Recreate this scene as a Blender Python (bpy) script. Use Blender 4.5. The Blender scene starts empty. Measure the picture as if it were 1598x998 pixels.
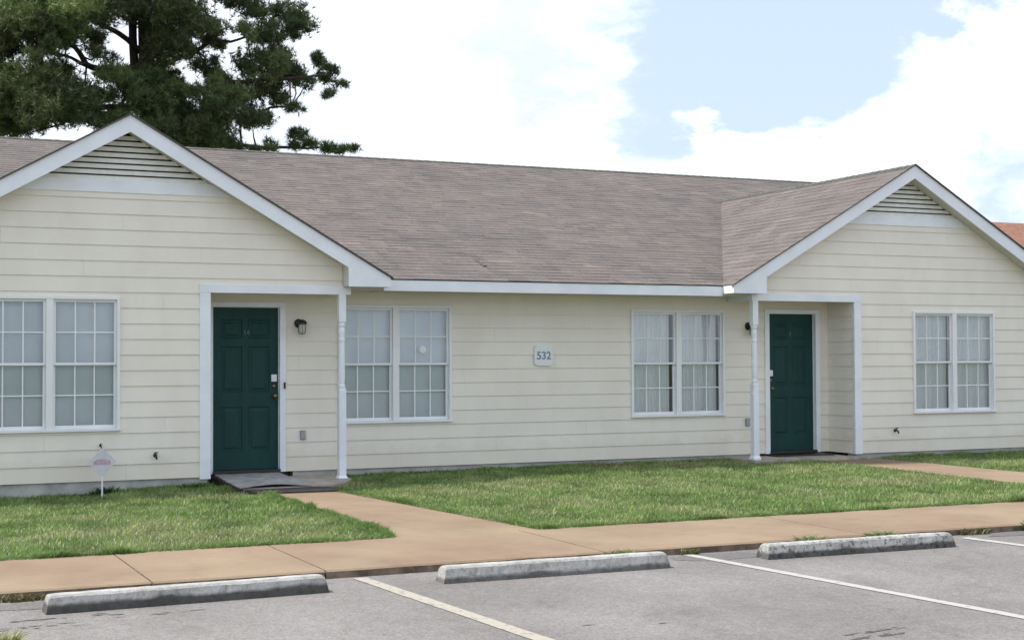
import bpy, bmesh, math, random
import numpy as np
from mathutils import Vector, Matrix, noise
random.seed(7); rng = np.random.default_rng(11)
R = math.radians
scene = bpy.context.scene
COL = scene.collection

# ------------------------------------------------------------------ camera
cam_d = bpy.data.cameras.new('camera'); cam = bpy.data.objects.new('camera', cam_d); COL.objects.link(cam)
scene.camera = cam
cam_d.sensor_width = 36.0; cam_d.lens = 51.18
cam_d.clip_start = 0.1; cam_d.clip_end = 2000
_y, _p, _r = R(24.501), R(1.536), R(-0.262)
fw = Vector((math.sin(_y)*math.cos(_p), math.cos(_y)*math.cos(_p), math.sin(_p)))
rt = Vector((math.cos(_y), -math.sin(_y), 0)); up = rt.cross(fw)
r2 = rt*math.cos(_r) + up*math.sin(_r); u2 = -rt*math.sin(_r) + up*math.cos(_r)
cam.matrix_world = Matrix(((r2.x, u2.x, -fw.x, -2.972), (r2.y, u2.y, -fw.y, -17.471), (r2.z, u2.z, -fw.z, 1.497), (0, 0, 0, 1)))

# ------------------------------------------------------------------ world, sun, exposure
SUN_DIR = Vector((-0.50, 0.24, 0.84)).normalized()          # towards the sun
sun_el = math.asin(SUN_DIR.z); sun_az = math.atan2(SUN_DIR.x, SUN_DIR.y)
scene.view_settings.view_transform = 'Standard'
scene.view_settings.look = 'None'; scene.view_settings.gamma = 1; scene.view_settings.use_curve_mapping = False
scene.view_settings.exposure = 0.91
sd = bpy.data.lights.new('sun', 'SUN'); so = bpy.data.objects.new('sun', sd); COL.objects.link(so)
sd.energy = 3.0; sd.angle = R(7); sd.color = (1, .965, .91)
so.location = (0, 0, 30); so.rotation_euler = (-SUN_DIR).to_track_quat('-Z', 'Y').to_euler()

world = bpy.data.worlds.new('World'); scene.world = world; world.use_nodes = True
nt = world.node_tree; N = nt.nodes; LK = nt.links; N.clear()
def wn(t, **k):
    n = N.new(t)
    for a, v in k.items(): setattr(n, a, v)
    return n
wo = wn('ShaderNodeOutputWorld'); bg = wn('ShaderNodeBackground'); bg.inputs[1].default_value = 0.10
sky = wn('ShaderNodeTexSky', sky_type='NISHITA'); sky.sun_disc = False
sky.sun_elevation = sun_el; sky.sun_rotation = sun_az; sky.air_density = 1.0; sky.dust_density = 2.2; sky.ozone_density = 2.0
tc = wn('ShaderNodeTexCoord')
# clouds: a density field over the direction of view, broken up by noise
nz = wn('ShaderNodeTexNoise'); nz.inputs['Scale'].default_value = 9.0; nz.inputs['Detail'].default_value = 8; nz.inputs['Roughness'].default_value = .6
mp = wn('ShaderNodeMapping'); mp.inputs['Scale'].default_value = (1, 1, 2.0)
LK.new(tc.outputs['Generated'], mp.inputs[0]); LK.new(mp.outputs[0], nz.inputs['Vector'])
sub = wn('ShaderNodeVectorMath', operation='SUBTRACT'); sub.inputs[1].default_value = (.5, .5, .5); LK.new(nz.outputs['Color'], sub.inputs[0])
scl = wn('ShaderNodeVectorMath', operation='SCALE'); scl.inputs['Scale'].default_value = 0.17; LK.new(sub.outputs[0], scl.inputs[0])
ad = wn('ShaderNodeVectorMath', operation='ADD'); LK.new(tc.outputs['Generated'], ad.inputs[0]); LK.new(scl.outputs[0], ad.inputs[1])
nz2 = wn('ShaderNodeTexNoise'); nz2.inputs['Scale'].default_value = 2.6; nz2.inputs['Detail'].default_value = 6; LK.new(mp.outputs[0], nz2.inputs['Vector'])
m0 = wn('ShaderNodeMapRange'); m0.inputs[1].default_value = .25; m0.inputs[2].default_value = .75; m0.inputs[3].default_value = .12; m0.inputs[4].default_value = 1.0; LK.new(nz2.outputs[0], m0.inputs[0])
acc = m0.outputs[0]
# (direction, radius, weight): openings of blue and banks of cloud
for d, r, w in [((.53,.82,.23), .125, -1.5), ((.582,.79,.20), .10, -1.3), ((.605,.765,.245), .060, -1.0), ((.49,.86,.175), .04, -.5),
                ((.52,.84,.168), .05, -.5), ((.665,.73,.128), .05, -.55), ((.34,.93,.15), .05, -.5), ((.37,.91,.20), .02, -.3),
                ((.40,.88,.19), .16, 1.0), ((.66,.73,.18), .07, .9), ((.60,.79,.12), .12, .6), ((.50,.86,.10), .12, .55), ((.56,.82,.14), .04, .4),
                ((.63,.74,.232), .045, -.9), ((.64,.752,.168), .055, 1.0), ((.63,.762,.161), .045, .9), ((.65,.739,.176), .04, .9), ((.67,.718,.188), .04, .9), ((.693,.694,.199), .05, .9), ((.603,.786,.136), .04, .7), ((.57,.812,.129), .035, .7), ((.527,.832,.174), .018, 1.1), ((.538,.829,.152), .022, 1.1), ((.52,.843,.138), .03, .8), ((.680,.722,.140), .035, -1.5), ((.690,.715,.118), .018, .9), ((.1,.98,.2), .35, .8)]:
    ds = wn('ShaderNodeVectorMath', operation='DISTANCE'); LK.new(ad.outputs[0], ds.inputs[0]); ds.inputs[1].default_value = Vector(d).normalized()
    mr = wn('ShaderNodeMapRange', interpolation_type='SMOOTHSTEP'); LK.new(ds.outputs['Value'], mr.inputs[0])
    mr.inputs[1].default_value = r*1.8; mr.inputs[2].default_value = r*.1; mr.inputs[3].default_value = 0; mr.inputs[4].default_value = w
    a2 = wn('ShaderNodeMath', operation='ADD'); LK.new(acc, a2.inputs[0]); LK.new(mr.outputs[0], a2.inputs[1]); acc = a2.outputs[0]
nzf = wn('ShaderNodeTexNoise'); nzf.inputs['Scale'].default_value = 22; nzf.inputs['Detail'].default_value = 9; nzf.inputs['Roughness'].default_value = .62; LK.new(ad.outputs[0], nzf.inputs['Vector'])
wf = wn('ShaderNodeMath', operation='MULTIPLY_ADD'); wf.inputs[1].default_value = 1.6; wf.inputs[2].default_value = -.8; LK.new(nzf.outputs[0], wf.inputs[0])
a3 = wn('ShaderNodeMath', operation='ADD'); LK.new(acc, a3.inputs[0]); LK.new(wf.outputs[0], a3.inputs[1]); acc = a3.outputs[0]
cm = wn('ShaderNodeMapRange', interpolation_type='SMOOTHSTEP'); LK.new(acc, cm.inputs[0])
cm.inputs[1].default_value = -.12; cm.inputs[2].default_value = 1.05
# cloud brightness: thick parts greyer
nz3 = wn('ShaderNodeTexNoise'); nz3.inputs['Scale'].default_value = 9; nz3.inputs['Detail'].default_value = 5; LK.new(ad.outputs[0], nz3.inputs['Vector'])
cr = wn('ShaderNodeValToRGB'); LK.new(nz3.outputs[0], cr.inputs[0])
cr.color_ramp.elements[0].position = .34; cr.color_ramp.elements[0].color = (.70, .77, .90, 1)
cr.color_ramp.elements[1].position = .50; cr.color_ramp.elements[1].color = (.93, .99, 1.09, 1)
cs = wn('ShaderNodeVectorMath', operation='SCALE'); cs.inputs['Scale'].default_value = 6.8; LK.new(cr.outputs[0], cs.inputs[0])
hz = wn('ShaderNodeMixRGB'); hz.inputs[0].default_value = .74; LK.new(sky.outputs[0], hz.inputs[1]); hz.inputs[2].default_value = (4.2, 5.0, 6.15, 1)
mx = wn('ShaderNodeMixRGB'); LK.new(cm.outputs[0], mx.inputs[0]); LK.new(hz.outputs[0], mx.inputs[1]); LK.new(cs.outputs[0], mx.inputs[2])
LK.new(mx.outputs[0], bg.inputs[0]); LK.new(bg.outputs[0], wo.inputs[0])

# ------------------------------------------------------------------ materials
def newmat(name):
    m = bpy.data.materials.new(name); m.use_nodes = True
    t = m.node_tree; b = t.nodes['Principled BSDF']
    return m, t, b
def ramp_noise(t, scale, c1, c2, p1=.35, p2=.65, detail=5, coord='Object', stretch=None, rough=.55):
    tcn = t.nodes.new('ShaderNodeTexCoord'); n = t.nodes.new('ShaderNodeTexNoise')
    n.inputs['Scale'].default_value = scale; n.inputs['Detail'].default_value = detail; n.inputs['Roughness'].default_value = rough
    if stretch:
        mpn = t.nodes.new('ShaderNodeMapping'); mpn.inputs['Scale'].default_value = stretch
        t.links.new(tcn.outputs[coord], mpn.inputs[0]); t.links.new(mpn.outputs[0], n.inputs['Vector'])
    else: t.links.new(tcn.outputs[coord], n.inputs['Vector'])
    r = t.nodes.new('ShaderNodeValToRGB'); t.links.new(n.outputs[0], r.inputs[0])
    r.color_ramp.elements[0].position = p1; r.color_ramp.elements[0].color = (*c1, 1)
    r.color_ramp.elements[1].position = p2; r.color_ramp.elements[1].color = (*c2, 1)
    return n, r
def mulc(t, a, b, f=1.0, mode='MULTIPLY'):
    m = t.nodes.new('ShaderNodeMixRGB'); m.blend_type = mode; m.inputs[0].default_value = f
    t.links.new(a, m.inputs[1])
    if isinstance(b, tuple): m.inputs[2].default_value = (*b, 1)
    else: t.links.new(b, m.inputs[2])
    return m.outputs[0]
def bump(t, b, h, strength=.3, dist=.01):
    bn = t.nodes.new('ShaderNodeBump'); bn.inputs['Strength'].default_value = strength; bn.inputs['Distance'].default_value = dist
    t.links.new(h, bn.inputs['Height']); t.links.new(bn.outputs[0], b.inputs['Normal'])
def simple(name, c, rough=.6, var=.12, scale=6, metal=0, bmp=0, stretch=None, bscale=60):
    m, t, b = newmat(name)
    c2 = tuple(max(0, x*(1-var)) for x in c); c1 = tuple(min(1, x*(1+var*.4)) for x in c)
    n, r = ramp_noise(t, scale, c2, c1, stretch=stretch)
    t.links.new(r.outputs[0], b.inputs['Base Color'])
    b.inputs['Roughness'].default_value = rough; b.inputs['Specular IOR Level'].default_value = .22 if name == 'door_green' else .5; b.inputs['Metallic'].default_value = metal
    if bmp:
        n2, _ = ramp_noise(t, bscale, (0,0,0), (1,1,1)); bump(t, b, n2.outputs[0], bmp, .004)
    return m
M = {}
# siding: cream painted lap boards with a faint wood grain and rain streaks
m, t, b = newmat('siding'); M['siding'] = m
n, r = ramp_noise(t, 1.3, (.765,.715,.630), (.815,.768,.680), detail=4)
n2, r2_ = ramp_noise(t, 3, (.93,.93,.92), (1,1,1), p1=.3, p2=.6, stretch=(1.6,1.6,.5))
c = mulc(t, r.outputs[0], r2_.outputs[0], .55)
# splashed soil just above the ground
sx = t.nodes.new('ShaderNodeSeparateXYZ'); tcn = t.nodes.new('ShaderNodeTexCoord'); t.links.new(tcn.outputs['Object'], sx.inputs[0])
nn = t.nodes.new('ShaderNodeTexNoise'); nn.inputs['Scale'].default_value = 5; nn.inputs['Detail'].default_value = 8; t.links.new(tcn.outputs['Object'], nn.inputs['Vector'])
ma = t.nodes.new('ShaderNodeMath'); ma.operation = 'MULTIPLY_ADD'; ma.inputs[1].default_value = -.55; t.links.new(nn.outputs[0], ma.inputs[0]); t.links.new(sx.outputs['Z'], ma.inputs[2])
rb = t.nodes.new('ShaderNodeValToRGB'); t.links.new(ma.outputs[0], rb.inputs[0])
rb.color_ramp.elements[0].position = .0; rb.color_ramp.elements[0].color = (.95,.94,.91,1); rb.color_ramp.elements[1].position = .09; rb.color_ramp.elements[1].color = (1,1,1,1)
c = mulc(t, c, rb.outputs[0], 1)
t.links.new(c, b.inputs['Base Color']); b.inputs['Roughness'].default_value = .62
n3, _ = ramp_noise(t, 30, (0,0,0), (1,1,1), stretch=(.12,1,6)); bump(t, b, n3.outputs[0], .22, .003)
M['trim'] = simple('white_trim', (.78,.81,.85), .5, .07, 3, bmp=.06)
M['soffit'] = simple('soffit_paint', (.62,.61,.54), .6, .08, 3)
M['vinyl'] = simple('window_vinyl', (.78,.79,.79), .38, .04, 4)
M['louver'] = simple('louver_paint', (.76,.76,.72), .6, .1, 9)
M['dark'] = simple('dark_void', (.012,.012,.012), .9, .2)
M['door'] = simple('door_green', (.0085,.050,.045), .5, .18, 3, bmp=.05, stretch=(2,2,.6))
M['brass'] = simple('brass', (.22,.165,.09), .4, .2, 20, metal=1)
M['steel'] = simple('steel', (.55,.56,.58), .35, .15, 20, metal=1)
M['black'] = simple('black_metal', (.02,.019,.018), .45, .3, 20)
M['greybox'] = simple('grey_box', (.33,.35,.36), .5, .1, 20)
M['paper'] = simple('white_plastic', (.75,.77,.78), .4, .04, 20)
# shingles: one random value per tab, stored on the mesh
m, t, b = newmat('shingles'); M['shingle'] = m
at = t.nodes.new('ShaderNodeAttribute'); at.attribute_name = 'rnd'
rp = t.nodes.new('ShaderNodeValToRGB'); t.links.new(at.outputs['Fac'], rp.inputs[0])
e = rp.color_ramp.elements; e[0].position = 0; e[0].color = (.104,.092,.085,1); e[1].position = 1; e[1].color = (.174,.149,.137,1)
for pz, cc in ((.25,(.140,.118,.109,1)), (.5,(.122,.108,.102,1)), (.75,(.152,.129,.118,1))): q = e.new(pz); q.color = cc
n, r = ramp_noise(t, 1.1, (.86,.86,.88), (1.06,1.03,1.0), detail=4)
n2, r2_ = ramp_noise(t, 60, (.66,.66,.66), (1.22,1.20,1.18), p1=.3, p2=.7, detail=4, stretch=(.45,.6,1))
n4, r4 = ramp_noise(t, 1.6, (.88,.88,.88), (1.06,1.06,1.05), p1=.35, p2=.62, detail=7, stretch=(2.5,.7,1.5))
c = mulc(t, rp.outputs[0], r.outputs[0], .9); c = mulc(t, c, r2_.outputs[0], .8); c = mulc(t, c, r4.outputs[0], .9)
t.links.new(c, b.inputs['Base Color']); b.inputs['Roughness'].default_value = .93; bump(t, b, n2.outputs[0], .5, .004)
# concrete walk, clay coloured
m, t, b = newmat('walk_concrete'); M['walk'] = m
n, r = ramp_noise(t, .9, (.200,.140,.092), (.258,.186,.125), detail=6)
n2, r2_ = ramp_noise(t, 90, (.85,.85,.85), (1.08,1.08,1.08), detail=2)
n3, r3 = ramp_noise(t, 3.5, (.80,.77,.74), (1,1,1), p1=.30, p2=.5, detail=7)
n5, r5 = ramp_noise(t, .45, (1.0,.95,.91), (.99,1.01,.94), p1=.4, p2=.6, detail=3)
c = mulc(t, r.outputs[0], r2_.outputs[0], .8); c = mulc(t, c, r3.outputs[0], .6); c = mulc(t, c, r5.outputs[0], 1)
t.links.new(c, b.inputs['Base Color']); b.inputs['Roughness'].default_value = .85; bump(t, b, n2.outputs[0], .25, .003)
M['kerbface'] = simple('stained_kerb', (.17,.125,.09), .95, .6, 9, bmp=.6, bscale=40)
M['concrete'] = simple('concrete', (.34,.335,.32), .9, .25, 4, bmp=.4, bscale=70)
M['stoop'] = simple('stoop_concrete', (.40,.35,.29), .9, .3, 5, bmp=.3)
M['foundation'] = simple('foundation', (.46,.45,.43), .9, .3, 3, bmp=.4)
# asphalt: worn, pale, with aggregate, stains and fine cracks
m, t, b = newmat('asphalt'); M['asphalt'] = m
n, r = ramp_noise(t, .6, (.147,.134,.125), (.203,.187,.176), detail=6)
n2, r2_ = ramp_noise(t, 62, (.50,.50,.50), (1.45,1.45,1.45), p1=.34, p2=.66, detail=3, rough=.7)
n3, r3 = ramp_noise(t, 2.2, (.74,.73,.72), (1,1,1), p1=.30, p2=.46, detail=8, stretch=(1,.45,1))
n6, r6 = ramp_noise(t, 14, (.88,.88,.88), (1.08,1.08,1.08), p1=.35, p2=.65, detail=3)
vz = t.nodes.new('ShaderNodeTexVoronoi'); vz.feature = 'DISTANCE_TO_EDGE'; vz.inputs['Scale'].default_value = .28
tcn = t.nodes.new('ShaderNodeTexCoord'); nn = t.nodes.new('ShaderNodeTexNoise'); nn.inputs['Scale'].default_value = 1.6; nn.inputs['Detail'].default_value = 8
t.links.new(tcn.outputs['Object'], nn.inputs['Vector'])
mv = t.nodes.new('ShaderNodeVectorMath'); mv.operation = 'SCALE'; mv.inputs['Scale'].default_value = .9; t.links.new(nn.outputs['Color'], mv.inputs[0])
av = t.nodes.new('ShaderNodeVectorMath'); av.operation = 'ADD'; t.links.new(mv.outputs[0], av.inputs[0]); t.links.new(tcn.outputs['Object'], av.inputs[1])
t.links.new(av.outputs[0], vz.inputs['Vector'])
rc = t.nodes.new('ShaderNodeValToRGB'); t.links.new(vz.outputs['Distance'], rc.inputs[0])
rc.color_ramp.elements[0].position = .0; rc.color_ramp.elements[0].color = (.62,.60,.58,1); rc.color_ramp.elements[1].position = .006; rc.color_ramp.elements[1].color = (1,1,1,1)
c = mulc(t, r.outputs[0], r2_.outputs[0], .62); c = mulc(t, c, r3.outputs[0], .65); c = mulc(t, c, r6.outputs[0], .8); c = mulc(t, c, rc.outputs[0], .35)
t.links.new(c, b.inputs['Base Color']); b.inputs['Roughness'].default_value = .9; bump(t, b, n2.outputs[0], .45, .004)
# worn line paint
def paint(name, col, thr):
    m, t, b = newmat(name)
    n, r = ramp_noise(t, 16, (.21,.20,.195), col, p1=thr, p2=thr+.09, detail=7, rough=.75)
    n2, r2_ = ramp_noise(t, 90, (.85,.85,.85), (1.05,1.05,1.05), detail=2)
    c = mulc(t, r.outputs[0], r2_.outputs[0], .8); t.links.new(c, b.inputs['Base Color']); b.inputs['Roughness'].default_value = .8
    bump(t, b, n2.outputs[0], .3, .003); return m
M['paint_w'] = paint('white_line_paint', (.375,.365,.345), .36)
M['paint_y'] = paint('faded_yellow_line_paint', (.36,.325,.265), .39)
# wheel stop concrete: tyre rubbed dark band low on the sides, mould spots
def stopmat(key, band, dark, mould):
    m, t, b = newmat('wheel_stop_concrete'); M[key] = m
    n, r = ramp_noise(t, 5, (.29,.28,.262), (.40,.39,.37), detail=5)
    n2, r2_ = ramp_noise(t, 26, (.30,.29,.28), (1.05,1.05,1.05), p1=.38, p2=.50, detail=6, rough=.7)
    n7, r7 = ramp_noise(t, 160, (.75,.75,.75), (1.15,1.15,1.15), detail=2)
    sx = t.nodes.new('ShaderNodeSeparateXYZ'); tcn = t.nodes.new('ShaderNodeTexCoord'); t.links.new(tcn.outputs['Object'], sx.inputs[0])
    nn = t.nodes.new('ShaderNodeTexNoise'); nn.inputs['Scale'].default_value = 7; nn.inputs['Detail'].default_value = 6; t.links.new(tcn.outputs['Object'], nn.inputs['Vector'])
    ma = t.nodes.new('ShaderNodeMath'); ma.operation = 'MULTIPLY_ADD'; ma.inputs[1].default_value = .060; t.links.new(nn.outputs[0], ma.inputs[0]); t.links.new(sx.outputs['Z'], ma.inputs[2])
    rb = t.nodes.new('ShaderNodeValToRGB'); t.links.new(ma.outputs[0], rb.inputs[0])
    rb.color_ramp.elements[0].position = band-.010; rb.color_ramp.elements[0].color = (dark,dark,dark,1); rb.color_ramp.elements[1].position = band+.010; rb.color_ramp.elements[1].color = (1,1,1,1)
    c = mulc(t, r.outputs[0], r2_.outputs[0], mould); c = mulc(t, c, r7.outputs[0], .7); c = mulc(t, c, rb.outputs[0], 1)
    t.links.new(c, b.inputs['Base Color']); b.inputs['Roughness'].default_value = .95; bump(t, b, n2.outputs[0], .5, .004)
stopmat('stop1', .090, .22, .35); stopmat('stop2', .066, .40, .4); stopmat('stop3', .080, .28, .9)
# soil / thatch under the lawn
m, t, b = newmat('lawn_soil'); M['soil'] = m
n, r = ramp_noise(t, 3, (.052,.062,.026), (.105,.125,.045), detail=7)
n2, r2_ = ramp_noise(t, 60, (.6,.6,.6), (1.3,1.3,1.2), detail=4)
c = mulc(t, r.outputs[0], r2_.outputs[0], .8); t.links.new(c, b.inputs['Base Color']); b.inputs['Roughness'].default_value = 1; bump(t, b, n2.outputs[0], .8, .02)
def leafmat(name, attr='col', trans=.25):
    m, t, b = newmat(name)
    a = t.nodes.new('ShaderNodeAttribute'); a.attribute_name = attr
    tr = t.nodes.new('ShaderNodeBsdfTranslucent'); mxs = t.nodes.new('ShaderNodeMixShader'); mxs.inputs[0].default_value = trans
    t.links.new(a.outputs['Color'], b.inputs['Base Color']); t.links.new(a.outputs['Color'], tr.inputs[0])
    b.inputs['Roughness'].default_value = .55
    t.links.new(b.outputs[0], mxs.inputs[1]); t.links.new(tr.outputs[0], mxs.inputs[2])
    t.links.new(mxs.outputs[0], t.nodes['Material Output'].inputs[0]); return m
M['grass'] = leafmat('grass_blades', trans=.35); M['needle'] = leafmat('pine_needles', trans=.3)
M['signface'] = simple('faded_sign_face', (.60,.60,.64), .5, .1, 14)
M['ridge'] = simple('ridge_shingle', (.095,.093,.080), .95, .35, 5)
M['caulk'] = simple('caulk', (.58,.55,.47), .8, .1)
M['reveal'] = simple('window_reveal_paint', (.65,.65,.64), .7)
M['bark'] = simple('pine_bark', (.055,.040,.032), .95, .5, 8, bmp=.8, stretch=(3,3,.6), bscale=14)
# glass: a clear sheet that mirrors more at a slant
m = bpy.data.materials.new('window_glass'); m.use_nodes = True; t = m.node_tree; t.nodes.clear(); M['glass'] = m
o_ = t.nodes.new('ShaderNodeOutputMaterial'); gl = t.nodes.new('ShaderNodeBsdfGlossy'); gl.inputs['Roughness'].default_value = .02; gl.inputs[0].default_value = (.95,.97,1,1)
tp = t.nodes.new('ShaderNodeBsdfTransparent'); tp.inputs[0].default_value = (.92,.95,.96,1)
fr = t.nodes.new('ShaderNodeFresnel'); fr.inputs[0].default_value = 1.55
mm = t.nodes.new('ShaderNodeMath'); mm.operation = 'MULTIPLY_ADD'; mm.inputs[1].default_value = 1.3; mm.inputs[2].default_value = .04; t.links.new(fr.outputs[0], mm.inputs[0])
mxs = t.nodes.new('ShaderNodeMixShader'); t.links.new(mm.outputs[0], mxs.inputs[0]); t.links.new(tp.outputs[0], mxs.inputs[1]); t.links.new(gl.outputs[0], mxs.inputs[2]); t.links.new(mxs.outputs[0], o_.inputs[0])
M['shade'] = simple('window_shade', (.84,.90,.92), .8, .05, 2)
M['sheer'] = simple('sheer_curtain', (.90,.92,.90), .8, .05, 2)
M['brickrust'] = simple('neighbour_shingles', (.25,.115,.075), .9, .3, 5, bmp=.5)
M['brick'] = simple('neighbour_brick', (.28,.15,.10), .9, .3, 8)
M['mat_grey'] = simple('grey_ramp_board', (.34,.34,.335), .75, .32, 7, bmp=.3)
M['mat_dark'] = simple('dark_rubber', (.045,.038,.034), .85, .35, 9, bmp=.3)
M['digit'] = simple('slate_lettering', (.17,.245,.28), .6, .1, 20)
M['pink'] = simple('faded_sign_pink', (.52,.38,.43), .6, .2, 30)
M['faint'] = simple('tarnished_numeral', (.11,.14,.14), .6, .3, 60)
M['jar'] = simple('frosted_jar', (.50,.50,.46), .25, .1, 20)

# ------------------------------------------------------------------ mesh helpers
class MB:
    def __init__(s): s.v = []; s.f = []; s.mi = []; s.ox = (0,0,0)
    def add(s, vs, fs, mi=0):
        o = len(s.v); s.v += [tuple(v) for v in vs]
        s.f += [tuple(i+o for i in f) for f in fs]; s.mi += [mi]*len(fs)
    def quad(s, a, b, c, d, mi=0): s.add([a,b,c,d], [(0,1,2,3)], mi)
    def box(s, x0, x1, y0, y1, z0, z1, mi=0):
        s.add([(x0,y0,z0),(x1,y0,z0),(x1,y1,z0),(x0,y1,z0),(x0,y0,z1),(x1,y0,z1),(x1,y1,z1),(x0,y1,z1)],
              [(0,3,2,1),(4,5,6,7),(0,1,5,4),(1,2,6,5),(2,3,7,6),(3,0,4,7)], mi)
    def prism_y(s, poly, y0, y1, mi=0):      # poly in (x, z), extruded along y
        n = len(poly); vs = [(x,y0,z) for x,z in poly]+[(x,y1,z) for x,z in poly]
        s.add(vs, [tuple(range(n)), tuple(range(2*n-1, n-1, -1))]+[(i, i+n, (i+1)%n+n, (i+1)%n) for i in range(n)], mi)
    def prism_x(s, poly, x0, x1, mi=0):      # poly in (y, z)
        n = len(poly); vs = [(x0,y,z) for y,z in poly]+[(x1,y,z) for y,z in poly]
        s.add(vs, [tuple(range(n)), tuple(range(2*n-1, n-1, -1))]+[(i, i+n, (i+1)%n+n, (i+1)%n) for i in range(n)], mi)
    def prism_z(s, poly, z0, z1, mi=0):
        n = len(poly); vs = [(x,y,z0) for x,y in poly]+[(x,y,z1) for x,y in poly]
        s.add(vs, [tuple(range(n)), tuple(range(2*n-1, n-1, -1))]+[(i, (i+1)%n, (i+1)%n+n, i+n) for i in range(n)], mi)
    def lathe(s, prof, cx, cy, seg=16, axis='z', cz=0, mi=0, ph=0):     # prof = [(r, h)]
        vs = []; n = len(prof)
        for r, h in prof:
            for k in range(seg):
                a = ph+2*math.pi*k/seg; p = (r*math.cos(a), r*math.sin(a))
                if axis == 'z': vs.append((cx+p[0], cy+p[1], cz+h))
                elif axis == 'y': vs.append((cx+p[0], cy+h, cz+p[1]))
                else: vs.append((cx+h, cy+p[0], cz+p[1]))
        fs = [(i*seg+k, i*seg+(k+1)%seg, (i+1)*seg+(k+1)%seg, (i+1)*seg+k) for i in range(n-1) for k in range(seg)]
        fs += [tuple(range(seg-1,-1,-1)), tuple((n-1)*seg+k for k in range(seg))]
        s.add(vs, fs, mi)
    def tube(s, pts, rad, seg=8, mi=0):
        rings = []; pts = [Vector(p) for p in pts]
        if not isinstance(rad, (list, tuple)): rad = [rad]*len(pts)
        vs = []
        for i, p in enumerate(pts):
            d = (pts[min(i+1, len(pts)-1)]-pts[max(i-1, 0)]).normalized()
            a = d.orthogonal().normalized() if i == 0 else (a-d*a.dot(d)).normalized(); b = d.cross(a)
            for k in range(seg):
                t_ = 2*math.pi*k/seg; vs.append(p+(a*math.cos(t_)+b*math.sin(t_))*rad[i])
        n = len(pts)
        fs = [(i*seg+k, i*seg+(k+1)%seg, (i+1)*seg+(k+1)%seg, (i+1)*seg+k) for i in range(n-1) for k in range(seg)]
        fs += [tuple(range(seg-1,-1,-1)), tuple((n-1)*seg+k for k in range(seg))]
        s.add(vs, fs, mi)
    def build(s, name, mats, parent=None, org=None, smooth=False, bevel=0, fix=True):
        if not isinstance(mats, (list, tuple)): mats = [mats]
        if org is None: org = ORG.get(parent.name, (0,0,0)) if parent else (0,0,0)
        me = bpy.data.meshes.new(name)
        me.from_pydata([(x-org[0], y-org[1], z-org[2]) for x,y,z in s.v], [], s.f)
        for m_ in mats: me.materials.append(m_)
        me.polygons.foreach_set('material_index', s.mi)
        if fix:
            bm = bmesh.new(); bm.from_mesh(me); bmesh.ops.recalc_face_normals(bm, faces=bm.faces); bm.to_mesh(me); bm.free()
        if smooth: me.polygons.foreach_set('use_smooth', [True]*len(me.polygons))
        me.update()
        o = bpy.data.objects.new(name, me); COL.objects.link(o)
        if parent: o.parent = parent; ORG[o.name] = org
        else: o.location = org
        if bevel:
            md = o.modifiers.new('bevel', 'BEVEL'); md.width = bevel; md.segments = 2; md.limit_method = 'ANGLE'
        return o
ORG = {}
def tag(o, label=None, cat=None, group=None, kind=None):
    if label: o['label'] = label
    if cat: o['category'] = cat
    if group: o['group'] = group
    if kind: o['kind'] = kind
    return o
def thing(name, loc, label, cat, group=None):
    o = bpy.data.objects.new(name, None); COL.objects.link(o); o.location = loc; o.empty_display_size = .2
    ORG[o.name] = tuple(loc); return tag(o, label, cat, group)
# ------------------------------------------------------------------ numbers of the place (metres)
D = .63                    # depth of the recessed wall behind the gable fronts
L = 11.50                  # distance between the two gable centres
RE, FT, PG, PM = 3.215, 2.522, .573, .3655
PK = FT+PG*RE
YF, YR = .02, 7.0; ZR = FT+PM*(YR-YF)
XL, XR = -3.8, 15.3        # ends of the main roof
KZ = -.06                  # asphalt level
def lawn_z(x, y):
    s = min(1, max(0, (.9-x)/2.4)); s = s*s*(3-2*s); q = min(1, max(0, (y+5.8)/5.6))
    return -.012 - .075*s*q + .018*max(0, min(1, (x-3)/3))*q
# ------------------------------------------------------------------ ground
g = MB(); g.quad((-600,-600,-.14),(600,-600,-.14),(600,900,-.14),(-600,900,-.14)); tag(g.build('ground', M['soil']), kind='structure')
g = MB()
nx = 90; ny = 24; vs = []
for j in range(ny+1):
    for i in range(nx+1):
        x = -20+50*i/nx; y = -5.95+(7.0)*j/ny
        vs.append((x, y, lawn_z(x, y)-.012+.006*noise.noise((x*1.3, y*1.3, 0))))
g.add(vs, [(j*(nx+1)+i, j*(nx+1)+i+1, (j+1)*(nx+1)+i+1, (j+1)*(nx+1)+i) for j in range(ny) for i in range(nx)])
tag(g.build('lawn_soil', M['soil'], smooth=True), kind='structure')
g = MB(); g.quad((-60,-45,KZ),(70,-45,KZ),(70,-7.40,KZ),(-60,-7.40,KZ)); tag(g.build('parking_lot', M['asphalt']), kind='structure')
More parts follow.
